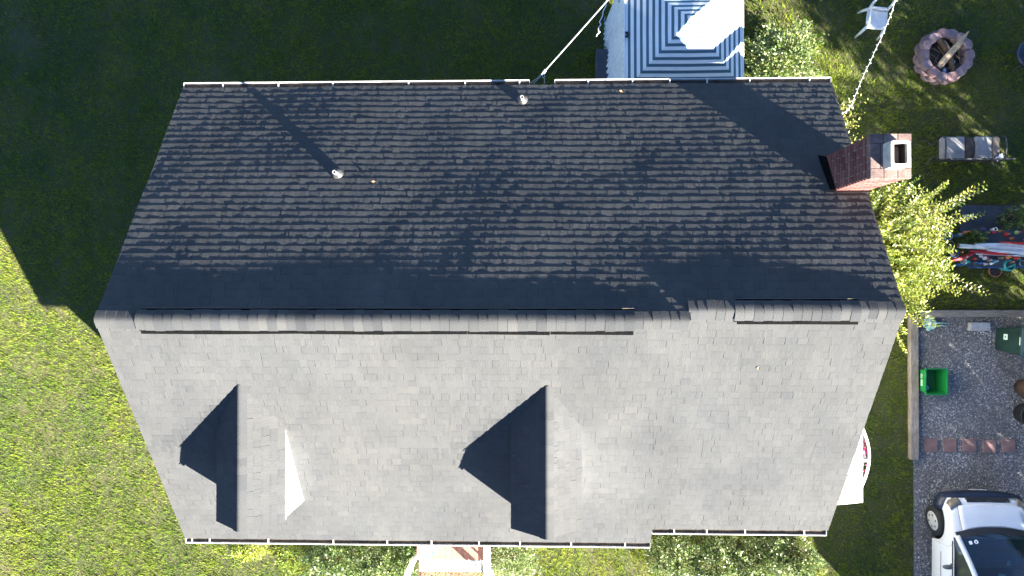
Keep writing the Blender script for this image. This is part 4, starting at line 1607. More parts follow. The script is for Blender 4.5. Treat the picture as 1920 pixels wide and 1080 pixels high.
o = thing('clay_figurine', 'orange clay figure lying on its side on the trinket table', 'figurine', at(1817, 437, TZ))
m = MB()
m.tube([(-0.14, 0, 0.04), (-0.05, 0, 0.045), (0.04, 0, 0.04), (0.10, 0, 0.035)], [0.03, 0.042, 0.04, 0.02], 12)
m.build('body', M['orange'], o, smooth=True)
m = MB()
m.ball((0.115, 0, 0.045), 0.042, 12, 8)
m.build('head', M['orange'], o, smooth=True)
pot(1773, 443, TZ, 0.085, 0.10, 'plastic_white', 'white round pot at the left end of the trinket table under the bush')
pot(1777, 460, TZ, 0.085, 0.10, 'yellow', 'olive pot at the left end of the trinket table')
pot(1784, 475, TZ, 0.09, 0.11, 'blue', 'dark blue pot beside the red sash on the trinket table')
pot(1803, 491, TZ, 0.055, 0.09, 'skyblue', 'pale blue cup near the blue edge of the trinket table', 'cup', name='cup')
pot(1914, 484, TZ, 0.060, 0.06, 'limegreen', 'pale green dish at the right edge of the trinket table', 'dish', name='dish')
pot(1914, 494, TZ, 0.060, 0.06, 'skyblue', 'pale blue dish below the green dish on the trinket table', 'dish', name='dish')
pot(1860, 508, 0.0, 0.135, 0.12, 'terracotta', 'rusty shallow bowl on the grass below the trinket table', 'bowl', name='bowl')
pot(1858, 431, TZ, 0.035, 0.16, 'plastic_white', 'white narrow vase on the far side of the trinket table', 'vase', name='vase')
o = thing('watering_can', 'teal plastic watering can hanging off the front of the trinket table', 'watering can', at(1882, 498, 0.45), 0.6)
m = MB()
m.lathe([(0, 0), (0.11, 0), (0.125, 0.16), (0.10, 0.21), (0.085, 0.21), (0.10, 0.15), (0.0, 0.03)], n=20)
m.build('can_body', M['teal'], o, smooth=True)
m = MB()
m.tube([(0.1, 0, 0.05), (0.2, 0, 0.16), (0.24, 0, 0.22)], [0.025, 0.018, 0.03], 9)
m.build('spout', M['teal'], o, smooth=True)
m = MB()
m.tube([(-0.08, 0, 0.2), (-0.05, 0, 0.29), (0.05, 0, 0.29), (0.08, 0, 0.2)], 0.012, 7)
m.build('handle', M['teal'], o, smooth=True)
figure(1838, 480, TZ, 0.075, ('plastic_white', 'cream', 'red'), 'small white figurine with a red hat in front of the umbrella')
figure(1836, 493, TZ, 0.075, ('blue', 'paper', 'blue'), 'small blue figurine by the blue table edge')
figure(1852, 488, TZ, 0.08, ('cream', 'paper', 'greydish'), 'cream figurine with a grey hat among the trinkets')
figure(1864, 490, TZ, 0.075, ('skyblue', 'cream', 'greydish'), 'pale blue figurine left of the watering can')
figure(1888, 482, TZ, 0.08, ('orange', 'yellow', 'orange'), 'orange figurine above the teal watering can')
figure(1903, 484, TZ, 0.08, ('red', 'cream', 'red'), 'red figurine near the pale green dish')
figure(1799, 473, TZ, 0.065, ('cream', 'yellow', 'orange'), 'cream and orange figurine on the left by the red sash')
figure(1814, 490, TZ, 0.06, ('teal', 'greydish', 'slate'), 'little teal figurine right of the pale blue cup')
figure(1840, 430, TZ, 0.07, ('violet', 'blue', 'violet'), 'violet figurine beside the orange clay figure')
figure(1850, 437, TZ, 0.06, ('yellow', 'limegreen', 'yellow'), 'olive figurine beside the white vase')
figure(1898, 397, 0.04, 0.12, ('greydish', 'skyblue', 'paper'), 'pale blue figurine on the slate slab beyond the potted shrub')
figure(1912, 396, 0.04, 0.13, ('terracotta', 'brownpot', 'terracotta'), 'terracotta figurine at the right end of the slate slab')
figure(1811, 408, 0.04, 0.13, ('greydish', 'plastic_white', 'plastic_white'), 'pale grey figurine on the slate slab half under the bush twig')
m = MB()
for k in range(10):
    th = k * 0.7
    m.ball((10.15 + 0.24 * math.cos(th) * (k % 3) / 2, 1.12 + 0.05 * math.sin(th), TZ + 0.05), 0.035, 7, 5)
for k in range(9):
    m.ball((10.42 + 0.05 * k, 1.14 + 0.10 * math.sin(k * 1.9), TZ + 0.08), 0.035, 7, 5)
tag(m.build('flower_garland', M['pink'], None, smooth=True), 'pink artificial flower garland along the far side of the trinket table', 'garland')
MORE = [(1826, 485, 'red', 'paper', 'cream', 'red and cream figurine left of the umbrella strut'), (1845, 484, 'paper', 'cream', 'pink', 'white figurine with a pink hat under the strut'),
        (1857, 494, 'paper', 'skyblue', 'paper', 'white figurine with a pale blue face by the table edge'), (1826, 492, 'slate', 'paper', 'blue', 'grey figurine with a blue hat at the table edge'),
        (1846, 495, 'greydish', 'cream', 'greydish', 'plain grey figurine between the blue and white ones'), (1872, 484, 'cream', 'orange', 'yellow', 'cream figurine with an orange face left of the watering can'),
        (1896, 491, 'cream', 'paper', 'terracotta', 'cream figurine with a brown hat right of the watering can'), (1791, 484, 'yellow', 'cream', 'cream', 'olive figurine beside the dark blue pot'),
        (1806, 482, 'greydish', 'cream', 'teal', 'grey figurine with a teal hat below the sash'), (1862, 436, 'pink', 'red', 'pink', 'pink figurine on the far side right of the white vase'),
        (1885, 440, 'red', 'pink', 'cream', 'red and pink figurine on the far side among the garland'), (1905, 436, 'limegreen', 'cream', 'pink', 'pale green figurine with a pink hat near the far right corner'),
        (1800, 440, 'greydish', 'plastic_white', 'brownpot', 'grey figurine with a brown hat left of the orange clay figure'), (1832, 440, 'teal', 'limegreen', 'teal', 'teal figurine with a green face behind the spiky plant'),
        (1873, 434, 'yellow', 'orange', 'red', 'olive figurine with a red hat on the far side'), (1895, 447, 'orange', 'cream', 'pink', 'orange figurine with a pink hat behind the umbrella cloth')]
for (qx, qy, c1_, c2_, c3_, lb_) in MORE:
    figure(qx, qy, TZ, r.uniform(0.055, 0.085), (c1_, c2_, c3_), lb_)
figure(1790, 452, TZ, 0.055, ('black', 'greydish', 'black'), 'small black figurine left of the umbrella end cap')
# ---------------------------------------------------------------- porch
po = thing('porch', 'red brown timber porch with white step and railing in front of the house', 'porch', (0, 0, 0))
PZ = 0.52
m = MB()
r = random.Random(6)
nb_ = 12
x0, x1 = -2.43, -0.98
for k in range(nb_):
    a = x0 + (x1 - x0) * k / nb_
    m.box((a + (x1 - x0) / nb_ / 2, -4.76, PZ - 0.015 + r.uniform(-0.001, 0.001)), ((x1 - x0) / nb_ - 0.007, 1.55, 0.03))
m.build('deck_board', M['deck'], po)
m = MB()
m.box(((x0 + x1) / 2, -4.76, PZ - 0.10), (x1 - x0 - 0.02, 1.53, 0.13))
m.build('deck_frame', M['white'], po)
m = MB()
m.box(((x0 + x1) / 2, -5.69, 0.17), (x1 - x0 - 0.04, 0.30, 0.34))
m.build('step', M['white'], po, bevel=0.012)
m = MB()
m.box((-0.91, -4.98, PZ + 0.86), (0.125, 1.96, 0.05))
m.box((-0.91, -4.98, PZ + 0.10), (0.05, 1.9, 0.06))
m.build('rail', M['white'], po, bevel=0.006)
for k in range(8):
    m = MB()
    m.box((-0.91, -4.12 - k * 0.245, PZ + 0.47), (0.036, 0.036, 0.72))
    m.build('baluster', M['white'], po)
for yy in (-4.02, -5.88):
    m = MB()
    m.box((-0.91, yy, 0.72), (0.11, 0.11, 1.44))
    m.build('post', M['white'], po, bevel=0.006)
m = MB()
m.box((-2.50, -5.55, 0.66), (0.09, 0.09, 1.32))
m.build('post', M['white'], po, bevel=0.006)
fl_ = thing('porch_banner', 'white triangular banner with cyan lettering hung over the porch', 'banner', (0, 0, 0))
m = MB()
c0, c1, c2 = at(787, 1012, 2.3), at(838, 1012, 2.2), at(792, 1056, 1.5)
secs = []
for i in range(9):
    t = i / 8
    a, b = c0.lerp(c2, t), c1.lerp(c2, t)
    secs.append([a.lerp(b, k / 8) + Vector((0, 0, 0.02 * math.sin(k * 1.1 + i * 0.6))) for k in range(9)])
m.loft(secs)
m.build('cloth', M['plastic_white'], fl_, smooth=True, solid=0.004)
m = MB()
for k, (px, py, w_) in enumerate(((802, 1045, .05), (806, 1041.5, .05), (809.5, 1038.5, .05), (813, 1036, .045), (816, 1033.5, .045), (804, 1022.5, .045), (808, 1022.5, .045))):
    p = at(px, py, 1.95)
    m.tube([p + Vector((-0.03, -0.03, 0)), p + Vector((-0.004, 0.034, 0.003)), p + Vector((0.012, -0.02, 0)), p + Vector((0.032, 0.006, 0))], 0.012, 5)
m.build('lettering', M['cyan'], fl_)
hp = thing('hanging_plant', 'grey wispy plant tied to the porch post', 'plant', at(903, 1062, 1.35))

# flowered awning box (bowed white rim with pink prints) hung outside the side awning
fb = thing('flower_box', 'bowed white rimmed flower box with pink blooms outside the side awning', 'flower box', (6.03, -3.02, 1.75))
arc = []
for i in range(13):
    t = i / 12
    arc.append((0.04 + 0.215 * math.sin(math.pi * (0.10 + 0.80 * t)) - 0.05, 0.60 - 1.16 * t))
m = MB()
m.tube([(p[0], p[1], 0.16) for p in arc], 0.024, 8)
m.tube([(0.0, 0.62, 0.16), (0.0, -0.58, 0.16)], 0.02, 8)
m.box((0.10, -0.06, 0.155), (0.20, 0.045, 0.04))
m.build('rim', M['white'], fb, smooth=True)
m = MB()
m.prism([(0.0, 0.60)] + [(p[0] - 0.02, p[1]) for p in arc] + [(0.0, -0.56)], -0.10, 0.03)
m.build('basket', M['black'], fb)
r = random.Random(77)
m1, m2, m3 = MB(), MB(), MB()
for k in range(90):
    t = r.random()
    y_ = 0.58 - 1.12 * t
    x_ = r.uniform(0.01, 0.03 + 0.16 * math.sin(math.pi * (0.10 + 0.80 * t)))
    mm = r.choice((m1, m1, m2, m3))
    mm.ball((x_, y_, r.uniform(0.05, 0.15)), (r.uniform(.012, .026), r.uniform(.012, .028), 0.015), 6, 4)
m1.box((0.10, 0.10, 0.12), (0.16, 0.10, 0.05))
m1.build('bloom', M['pink'], fb, smooth=True)
m2.build('bloom', M['plastic_white'], fb, smooth=True)
m3.build('greenery', M['teal'], fb, smooth=True)

# ---------------------------------------------------------------- the car
car = thing('parked_car', 'white hatchback with a dark bumper parked on the gravel', 'car', (9.13, -4.02, 0), R_(-0.5))
WR, SW = 0.305, 0.66                     # wheel radius, distance of the axle from the nose
SW2 = 3.35


def hood_z(s):
    return np.interp(s, [0.0, 0.10, 0.20, 0.37, 0.70, 0.80, 4.0, 4.2], [0.60, 0.68, 0.745, 0.83, 0.945, 0.97, 0.99, 0.85])


def half_w(s):
    return np.interp(s, [0.0, 0.10, 0.20, 0.38, 0.75, 3.6, 4.1, 4.2], [0.64, 0.71, 0.765, 0.82, 0.855, 0.855, 0.78, 0.70])


def arch(s):
    z = 0.22
    for c_ in (SW, SW2):
        q = 0.375 ** 2 - (s - c_) ** 2
        if q > 0:
            z = max(z, 0.30 + math.sqrt(q))
    return z


def side_pts(s, sg):
    hw, zt, zb = half_w(s), hood_z(s), arch(s)
    zs = zt - 0.13
    zb = min(zb, zs - 0.03)
    zm = max(zb + (zs - zb) * 0.45, zb)
    return [(sg * hw * 0.965, -s, zb), (sg * hw * 0.995, -s, zb + (zs - zb) * 0.25), (sg * hw, -s, zm), (sg * hw * 0.988, -s, zs), (sg * hw * 0.955, -s, zt - 0.055), (sg * hw * 0.90, -s, zt - 0.018), (sg * hw * 0.80, -s, zt)]


ss = sorted(set([0.12, 0.16, 0.22, 0.30, 0.38] + [round(0.40 + 0.05 * k, 3) for k in range(17)] + [1.25, 1.3, 1.6, 2.0, 2.4, 2.8] + [round(2.9 + 0.05 * k, 3) for k in range(19)] + [3.95, 4.05, 4.15, 4.2]))
m = MB()
secs = []
for s_ in ss:
    L_ = side_pts(s_, -1)
    R2 = side_pts(s_, 1)[::-1]
    hw, zt = half_w(s_), hood_z(s_)
    midz = 0.03
    secs.append(L_ + [(-hw * 0.4, -s_, zt + 0.02), (0, -s_, zt + midz), (hw * 0.4, -s_, zt + 0.02)] + R2)
cut = [i for i, s_ in enumerate(ss) if s_ <= 0.81]
m.loft(secs[:cut[-1] + 1])
m.loft([[p for p in sec[:6]] for sec in secs[cut[-1]:]])
m.loft([[p for p in sec[-6:]] for sec in secs[cut[-1]:]])
m.add(secs[0], [tuple(range(len(secs[0])))])
m.add(secs[-1], [tuple(range(len(secs[-1]) - 1, -1, -1))])
m.build('body', M['carpaint'], car, smooth=True)
m = MB()                                   # hood panel standing 4 mm proud, its edge reads as the shut line
secs = []
for i in range(15):
    s_ = 0.225 + (0.665 - 0.225) * i / 14
    hw, zt = half_w(s_), hood_z(s_)
    row = []
    for k in range(13):
        a_ = -1 + 2 * k / 12
        wv = hw * (0.80 - 0.06 * i / 14)
        sc_ = s_ - 0.10 * (1 - a_ * a_) * (1 - i / 14) * 0.5 - (0.085 * (1 - a_ * a_) * (i / 14))
        zz = hood_z(sc_) + 0.030 * (1 - (a_ * 0.8) ** 2) + 0.006
        row.append((a_ * wv, -sc_, zz))
    secs.append(row)
m.loft(secs)
m.build('hood', M['carpaint'], car, smooth=True, solid=0.01)
for sg_ in (-1, 1):
    m = MB()
    pts = []
    for i in range(15):
        s_ = 0.225 + (0.665 - 0.225) * i / 14
        pts.append((sg_ * (half_w(s_) * (0.80 - 0.06 * i / 14) + 0.004), -s_, hood_z(s_) + 0.0125))
    m.tube(pts, 0.0035, 5)
    m.build('shut_line', M['black'], car)
m = MB()                                   # bumper swept round the nose
path = [(-0.875, -0.36), (-0.862, -0.26), (-0.825, -0.15), (-0.745, -0.075), (-0.55, -0.035), (-0.3, -0.008), (0, 0.0), (0.3, -0.008), (0.55, -0.035), (0.745, -0.075), (0.825, -0.15), (0.862, -0.26), (0.875, -0.36)]
secs = []
for i, p in enumerate(path):
    a_ = Vector(path[max(i - 1, 0)])
    b_ = Vector(path[min(i + 1, len(path) - 1)])
    d_ = (b_ - a_).normalized()
    nn_ = Vector((-d_.y, d_.x))
    secs.append([(p[0] - nn_.x * o_, p[1] - nn_.y * o_, z_) for o_, z_ in ((0.20, 0.30), (0.03, 0.27), (0.0, 0.34), (0.0, 0.47), (0.012, 0.515), (0.03, 0.53), (0.035, 0.555), (0.20, 0.575), (0.24, 0.50))])
m.loft(secs, closed=True, caps=True)
m.build('bumper', M['bumper'], car, smooth=True)
m = MB()
m.tube([(p[0] * 1.004, p[1] + 0.002, 0.49) for p in path], 0.008, 6)
m.build('bumper_strip', M['frame'], car)
m = MB()
m.box((-0.02, 0.012, 0.41), (0.31, 0.012, 0.15), rotm(R_(-14)))
m.build('number_plate', M['lightplate'], car)
m = MB()
m.box((0, -0.115, 0.705), (0.84, 0.05, 0.10), rotm(R_(30)))
m.build('grille', M['black'], car, bevel=0.006)
m = MB()
m.tube([(-0.06, -0.11, 0.762), (0.06, -0.11, 0.762)], 0.012, 6)
m.build('badge', M['leadmetal'], car)
for sg_ in (-1, 1):
    m = MB()
    sec = []
    for t, zt_, zb_, yo in ((0.56, 0.733, 0.60, -0.093), (0.60, 0.735, 0.60, -0.10), (0.65, 0.738, 0.605, -0.115), (0.73, 0.742, 0.62, -0.155), (0.775, 0.742, 0.64, -0.215)):
        sec.append([(sg_ * t, yo, zb_), (sg_ * (t + 0.006), yo + 0.004, (zt_ + zb_) / 2), (sg_ * t, yo - 0.03, zt_), (sg_ * (t - 0.02), yo - 0.105, zt_ + 0.034)])
    m.loft(sec)
    m.build('headlight', M['amber'], car, smooth=True, solid=0.012)
for sg_, s_, turn in ((-1, SW, -0.0), (1, SW, 0.0), (-1, SW2, 0), (1, SW2, 0)):
    o = bpy.data.objects.new('wheel', None)
    m = MB()
    prof = [(0.19, -0.085), (0.27, -0.09), (0.298, -0.07), (WR, -0.03), (WR, 0.03), (0.298, 0.07), (0.27, 0.09), (0.19, 0.085)]
    m.lathe(prof, n=36)
    tz = R_(6) if s_ == SW else 0
    rot = rotm(0, R_(90), 0)
    wl = m.build('wheel', M['tyre'], car, smooth=True)
    bpy.data.objects.remove(o)
    wl.rotation_euler = (0, R_(-90) if sg_ < 0 else R_(90), tz)
    wl.location = (sg_ * 0.775, -s_, WR)
    m = MB()
    m.lathe([(0.20, 0.062), (0.198, 0.082), (0.185, 0.090), (0.12, 0.097), (0.05, 0.106), (0.0, 0.108)], n=36)
    m.build('hubcap', M['hub'], wl, smooth=True)
    for k in range(6):
        th = k * math.pi / 3 + 0.25
        m = MB()
        m.lathe([(0.0, 0.0985), (0.023, 0.0975), (0.021, 0.093)], (0.128 * math.cos(th), 0.128 * math.sin(th), 0.0015), 10)
        m.build('hub_hole', M['black'], wl)
m = MB()                                   # wheel housings, floor and dashboard
m.box((0, -2.2, 0.26), (1.55, 3.9, 0.06))
m.box((0, -0.62, 0.5), (1.18, 0.74, 0.42))
m.build('underbody', M['black'], car)
m = MB()
secs = []
for i in range(11):
    a_ = -1 + 2 * i / 10
    sc_ = 0.76 - 0.10 * (1 - a_ * a_)
    secs.append([(a_ * 0.74, -sc_ - 0.02, 0.965), (a_ * 0.74, -sc_ - 0.25, 0.985), (a_ * 0.72, -sc_ - 0.55, 1.0), (a_ * 0.70, -sc_ - 0.72, 0.93), (a_ * 0.70, -sc_ - 0.74, 0.70)])
m.loft(secs)
m.build('dashboard', M['interior'], car, smooth=True)
for sg_ in (-1, 1):
    m = MB()
    m.box((sg_ * 0.36, -2.05, 0.62), (0.50, 0.52, 0.16))
    m.box((sg_ * 0.36, -2.34, 0.98), (0.48, 0.14, 0.66), rotm(R_(14)))
    m.box((sg_ * 0.36, -2.46, 1.36), (0.26, 0.10, 0.16))
    m.build('seat', M['seatcloth'], car, bevel=0.03)
# glasshouse
W_B = [(-0.76, -0.93), (0.76, -0.93)]


def ws(a_, t):
    """windscreen surface: a in -1..1 across, t 0 at the cowl, 1 at the roof"""
    hw_ = 0.765 - 0.165 * t
    bowb = 0.115 * (1 - a_ * a_)
    s_ = (0.75 - bowb) + (1.70 - 0.75 + 0.08 * (1 - a_ * a_)) * t
    z_ = 0.975 + 0.56 * t + 0.035 * (1 - a_ * a_) + 0.05 * math.sin(math.pi * t)
    return Vector((a_ * hw_, -s_, z_))


m = MB()
m.loft([[ws(-1 + 2 * k / 16, i / 12) for k in range(17)] for i in range(13)])
m.build('windscreen', M['windscreen'], car, smooth=True)
m = MB()
m.loft([[ws(-1 + 2 * k / 16, -0.055 + 0.105 * i / 3) + Vector((0, 0, 0.006)) for k in range(17)] for i in range(4)])
m.build('cowl', M['black'], car, smooth=True)
for a_ in (-1, 1):
    m = MB()
    secs = []
    for i in range(13):
        t = i / 12
        p = ws(a_, t)
        q = ws(a_ * 0.93, t)
        secs.append([p + Vector((a_ * 0.030, -0.03, -0.012)), p + Vector((a_ * 0.014, 0.0, 0.016)), q + Vector((0, 0, 0.016)), q + Vector((0, -0.01, -0.01)), p + Vector((a_ * 0.02, -0.03, -0.02))])
    m.loft(secs, closed=True, caps=True)
    m.build('pillar', M['carpaint'], car, smooth=True)
m = MB()
secs = []
for i in range(9):
    t = i / 8
    s_ = 1.76 + (3.75 - 1.76) * t
    hw_ = 0.60 + 0.03 * math.sin(math.pi * t)
    zr_ = 1.535 + 0.05 * math.sin(math.pi * min(1, 0.25 + t * 0.75)) - 0.06 * t * t
    secs.append([(-hw_ - 0.03, -s_, zr_ - 0.045), (-hw_, -s_, zr_)] + [(hw_ * k / 4, -s_ + (0.085 * (1 - (k / 4) ** 2) if i == 0 else 0) * -1, zr_ + 0.035 * (1 - (k / 4) ** 2)) for k in range(-3, 4)] + [(hw_, -s_, zr_), (hw_ + 0.03, -s_, zr_ - 0.045)])
m.loft(secs)
m.build('roof', M['carpaint'], car, smooth=True, solid=0.012)
for a_ in (-1, 1):
    m = MB()
    e0 = [ws(a_, t / 8) + Vector((a_ * 0.012, -0.03, -0.01)) for t in range(9)] + [Vector((a_ * 0.645, -1.76 - k * 0.5, 1.49)) for k in range(1, 4)]
    b0_ = [Vector((a_ * 0.80, -0.82 - (3.6 - 0.82) * k / 11, 0.965)) for k in range(12)]
    m.loft([[b.lerp(e, q / 4) + Vector((a_ * 0.03 * math.sin(math.pi * q / 4), 0, 0)) for q in range(5)] for b, e in zip(b0_, e0)])
    m.build('side_window', M['glass'], car, smooth=True)
    m = MB()
    for s_ in (2.25, 3.35):
        m.tube([(a_ * 0.815, -s_, 0.965), (a_ * 0.76, -s_ - 0.02, 1.25), (a_ * 0.66, -s_ - 0.04, 1.49)], 0.035, 6)
    m.build('pillar', M['carpaint'], car)
    m = MB()
    m.tube([(a_ * 0.835, -0.86, 0.962), (a_ * 0.84, -2.2, 0.985), (a_ * 0.835, -3.6, 0.985)], 0.012, 6)
    m.build('window_trim', M['black'], car)
    m = MB()       # door shut line, scored from the sill up over the shoulder
    pp = []
    for s_, k in ((1.04, 1), (1.04, 2), (1.02, 3), (0.95, 4), (0.88, 5)):
        q = side_pts(s_, a_)[k]
        pp.append((q[0] * 1.002, q[1], q[2] + 0.001))
    m.tube(pp, 0.004, 5)
    m.tube([(a_ * half_w(s_) * 1.001, -s_, 0.60) for s_ in (1.2, 2, 3)], 0.012, 6)
    m.build('shut_line', M['black'] if False else M['greydish'], car)
    m = MB()
    m.ball((a_ * 0.955, -1.36, 1.02), (0.105, 0.045, 0.06), 12, 8)
    m.tube([(a_ * 0.84, -1.31, 0.98), (a_ * 0.93, -1.35, 1.01)], 0.02, 7)
    m.tube([(a_ * 0.875, -1.29, 1.03), (a_ * 0.88, -1.36, 1.03)], 0.012, 6)
    m.build('wing_mirror', M['mirror'], car, smooth=True)
m = MB()
m.add([(-0.70, -3.72, 0.98), (0.70, -3.72, 0.98), (0.60, -3.70, 1.47), (-0.60, -3.70, 1.47)], [(0, 1, 2, 3)])
m.build('rear_window', M['glass'], car)
for p_, q_ in (((-0.52, 0.045), (-0.14, 0.12)), ((0.02, 0.03), (0.44, 0.13))):
    a, b = ws(p_[0], p_[1]), ws(q_[0], q_[1])
    mid = ws((p_[0] + q_[0]) / 2, (p_[1] + q_[1]) / 2)
    up = Vector((0, 0.012, 0.022))
    m = MB()
    m.tube([a + up, mid + up, b + up], [0.012, 0.009, 0.005], 6)
    m.build('wiper', M['leadmetal'], car)
# registration stickers low in the corner of the glass
m = MB()
a = ws(-0.80, 0.12) + Vector((0, 0.0, 0.006))
b = ws(-0.72, 0.12) + Vector((0, 0.0, 0.006))
c = ws(-0.72, 0.175) + Vector((0, 0.0, 0.006))
d = ws(-0.80, 0.175) + Vector((0, 0.0, 0.006))
m.add([a, b, c, d], [(0, 1, 2, 3)])
ctr = ws(-0.62, 0.145) + Vector((0, 0, 0.006))
eu = (ws(-0.58, 0.145) - ws(-0.66, 0.145)).normalized()
ev = (ws(-0.62, 0.18) - ws(-0.62, 0.11)).normalized()
o1 = [ctr + eu * 0.038 * math.cos(t * 0.3927) + ev * 0.038 * math.sin(t * 0.3927) for t in range(16)]
o2 = [ctr + eu * 0.018 * math.cos(t * 0.3927) + ev * 0.018 * math.sin(t * 0.3927) for t in range(16)]
m.loft([o1, o2], closed=True)
m.build('window_sticker', M['paper'], car)
for nm, x_, y_, sx, sy, lb, mt in (('dashboard_paper', 0.20, -1.36, 0.07, 0.10, 'pale note on the car dashboard nearest the middle', 'mint'), ('dashboard_paper', 0.10, -1.10, 0.55, 0.03, 'long pale strip of paper on the dashboard under the wipers', 'cream'),
                                   ('dashboard_paper', 0.36, -1.30, 0.03, 0.08, 'small narrow blue note on the car dashboard', 'skyblue'), ('dashboard_paper', 0.10, -1.62, 0.14, 0.06, 'pale green card at the rear of the car dashboard', 'mint')):
    m = MB()
    m.box((9.13 + x_, -3.92 + y_, 1.03 if y_ > -1.5 else 0.99), (sx, sy, 0.006), rotm(0, 0, 0.0 if sx > 0.3 else -0.2))
    tag(m.build(nm, M[mt], None), lb, 'paper')
# ---------------------------------------------------------------- plants


def ellipsoid_leaves(n, c, rad, seed, clump=0.35, flat_bottom=True, up=0.5):
    """leaf positions gathered near the surface of a lumpy ellipsoid, with directions pointing out and up"""
    r_ = np.random.default_rng(seed)
    d = unit(r_.normal(0, 1, (n * 2, 3)))
    if flat_bottom:
        d[:, 2] = np.abs(d[:, 2]) * 1.0 - 0.12
        d = unit(d)
    lump = 0.72 + clump * (vnoise(d[:, 0] * 2 + d[:, 2], d[:, 1] * 2 - d[:, 2], 0.55, seed % 50 + 60) - 0.35) * 1.6
    rr = lump * r_.random(n * 2) ** 0.28
    P = np.array(c) + d * rr[:, None] * np.array(rad)
    keep = r_.random(n * 2) < np.clip(vnoise(P[:, 0] + P[:, 2] * 0.7, P[:, 1], 0.22, seed % 50 + 70) * 1.9 - 0.25, 0.04, 1)
    P, d = P[keep][:n], d[keep][:n]
    k = len(P)
    D = unit(d + r_.normal(0, 0.7, (k, 3)) + np.array([0, 0, up * 0.5]))
    N = unit(np.array([0, 0, 1.0]) + 0.75 * r_.normal(0, 1, (k, 3)) + 0.4 * d)
    return P, D, N, r_


def shrub(name, label, loc, rad, n, leaf, mat, seed, cat='shrub', group=None, tone=(0.45, 0.2), clump=0.5, zc=0.35):
    o = thing(name, label, cat, loc, 0, group)
    P, D, N, r_ = ellipsoid_leaves(n, (0, 0, rad[2] * zc), rad, seed, clump)
    P[:, 2] = np.maximum(P[:, 2], 0.02)
    k = len(P)
    t = r_.normal(tone[0], tone[1], k) + 0.25 * (vnoise(P[:, 0], P[:, 1], 0.3, seed % 40 + 20) - 0.5)
    leaves('foliage', P, D, N, leaf * r_.uniform(0.6, 1.25, k), leaf * 0.45 * r_.uniform(0.7, 1.2, k), t, M[mat], o)
    rr = random.Random(seed)
    m_ = MB()
    for i in range(9):
        th = rr.uniform(0, 6.28)
        q = rr.uniform(0.3, 0.75)
        e_ = Vector((math.cos(th) * rad[0] * q, math.sin(th) * rad[1] * q, rad[2] * rr.uniform(0.5, 1.0)))
        m_.tube([(0.05 * math.cos(th), 0.05 * math.sin(th), 0), e_ * 0.5 + Vector((0, 0, 0.06)), e_], [0.013, 0.009, 0.004], 5)
    m_.build('stem', M['stem'], o)
    return o


def gp(px, py, z):
    p = at(px, py, z)
    return (p.x, p.y, 0)


# front foundation planting
shrub('shrub', 'broad green shrub below the short front gutter, leftmost of four', gp(1268, 1050, 0.45), (0.55, 0.60, 0.80), 3200, 0.074, 'leaf', 301, group='shrubs below the short front gutter', tone=(0.60, 0.22))
shrub('shrub', 'glossy green shrub below the short front gutter, second from the left', gp(1352, 1056, 0.45), (0.62, 0.68, 0.86), 4200, 0.078, 'leaf', 302, group='shrubs below the short front gutter', tone=(0.55, 0.24))
shrub('shrub', 'glossy green shrub below the short front gutter, third from the left', gp(1435, 1058, 0.45), (0.60, 0.70, 0.90), 4200, 0.078, 'leaf', 303, group='shrubs below the short front gutter', tone=(0.60, 0.24))
shrub('shrub', 'green shrub at the right end of the short front gutter', gp(1500, 1046, 0.45), (0.52, 0.58, 0.80), 3200, 0.074, 'leaf', 304, group='shrubs below the short front gutter', tone=(0.58, 0.24))
shrub('shrub', 'small yellow green shrub at the bottom right corner of the front bed', gp(1515, 1085, 0.2), (0.40, 0.25, 0.42), 1100, 0.055, 'leaf_bright', 305, tone=(0.6, 0.2))
shrub('shrub', 'dense dark green shrub left of the porch, the nearer one', gp(728, 1052, 0.5), (0.62, 0.62, 0.95), 4200, 0.076, 'leaf', 306, group='shrubs left of the porch', tone=(0.50, 0.24))
shrub('shrub', 'dense dark green shrub left of the porch, the farther one', gp(628, 1056, 0.45), (0.66, 0.60, 0.85), 4200, 0.076, 'leaf', 307, group='shrubs left of the porch', tone=(0.42, 0.22))
shrub('shrub', 'low bright yellow green plant at the far left under the front gutter', gp(468, 1030, 0.15), (0.50, 0.24, 0.34), 1000, 0.06, 'leaf_bright', 308, tone=(0.65, 0.2))
shrub('shrub', 'low pale green plant between the yellow plant and the dark shrubs', gp(545, 1045, 0.15), (0.38, 0.32, 0.32), 900, 0.055, 'leaf_bright', 309, tone=(0.5, 0.2))
shrub('shrub', 'rounded grey green shrub right of the porch railing', gp(965, 1050, 0.35), (0.62, 0.48, 0.58), 3200, 0.056, 'leaf', 310, tone=(0.66, 0.22))
# rear corner
shrub('shrub', 'leafy shrub between the canopy and the rear gutter end', gp(1475, 112, 0.5), (0.74, 0.66, 0.95), 3200, 0.085, 'leaf', 311, tone=(0.62, 0.22), clump=0.8)
shrub('shrub', 'sparse twiggy shrub touching the canopy edge', gp(1425, 125, 0.35), (0.42, 0.42, 0.70), 700, 0.075, 'leaf', 312, tone=(0.45, 0.25), clump=0.8)
# potted shrub on the slate
ps = shrub('potted_shrub', 'dark leafy potted shrub standing on the slate slab', (at(1880, 412, 0.04).x, at(1880, 412, 0.04).y, 0.04), (0.27, 0.27, 0.52), 900, 0.075, 'leaf', 313, tone=(0.4, 0.15), zc=0.6)
m = MB()
m.lathe([(0, 0), (0.12, 0), (0.16, 0.2), (0.145, 0.2), (0, 0.17)], n=18)
m.build('pot', M['black'], ps)
sp = shrub('spiky_plant', 'grey green spiky plant on the trinket table behind the umbrella', (at(1824, 448, TZ).x, at(1824, 448, TZ).y, TZ), (0.26, 0.12, 0.12), 160, 0.13, 'leaf', 314, cat='plant', tone=(0.5, 0.25))
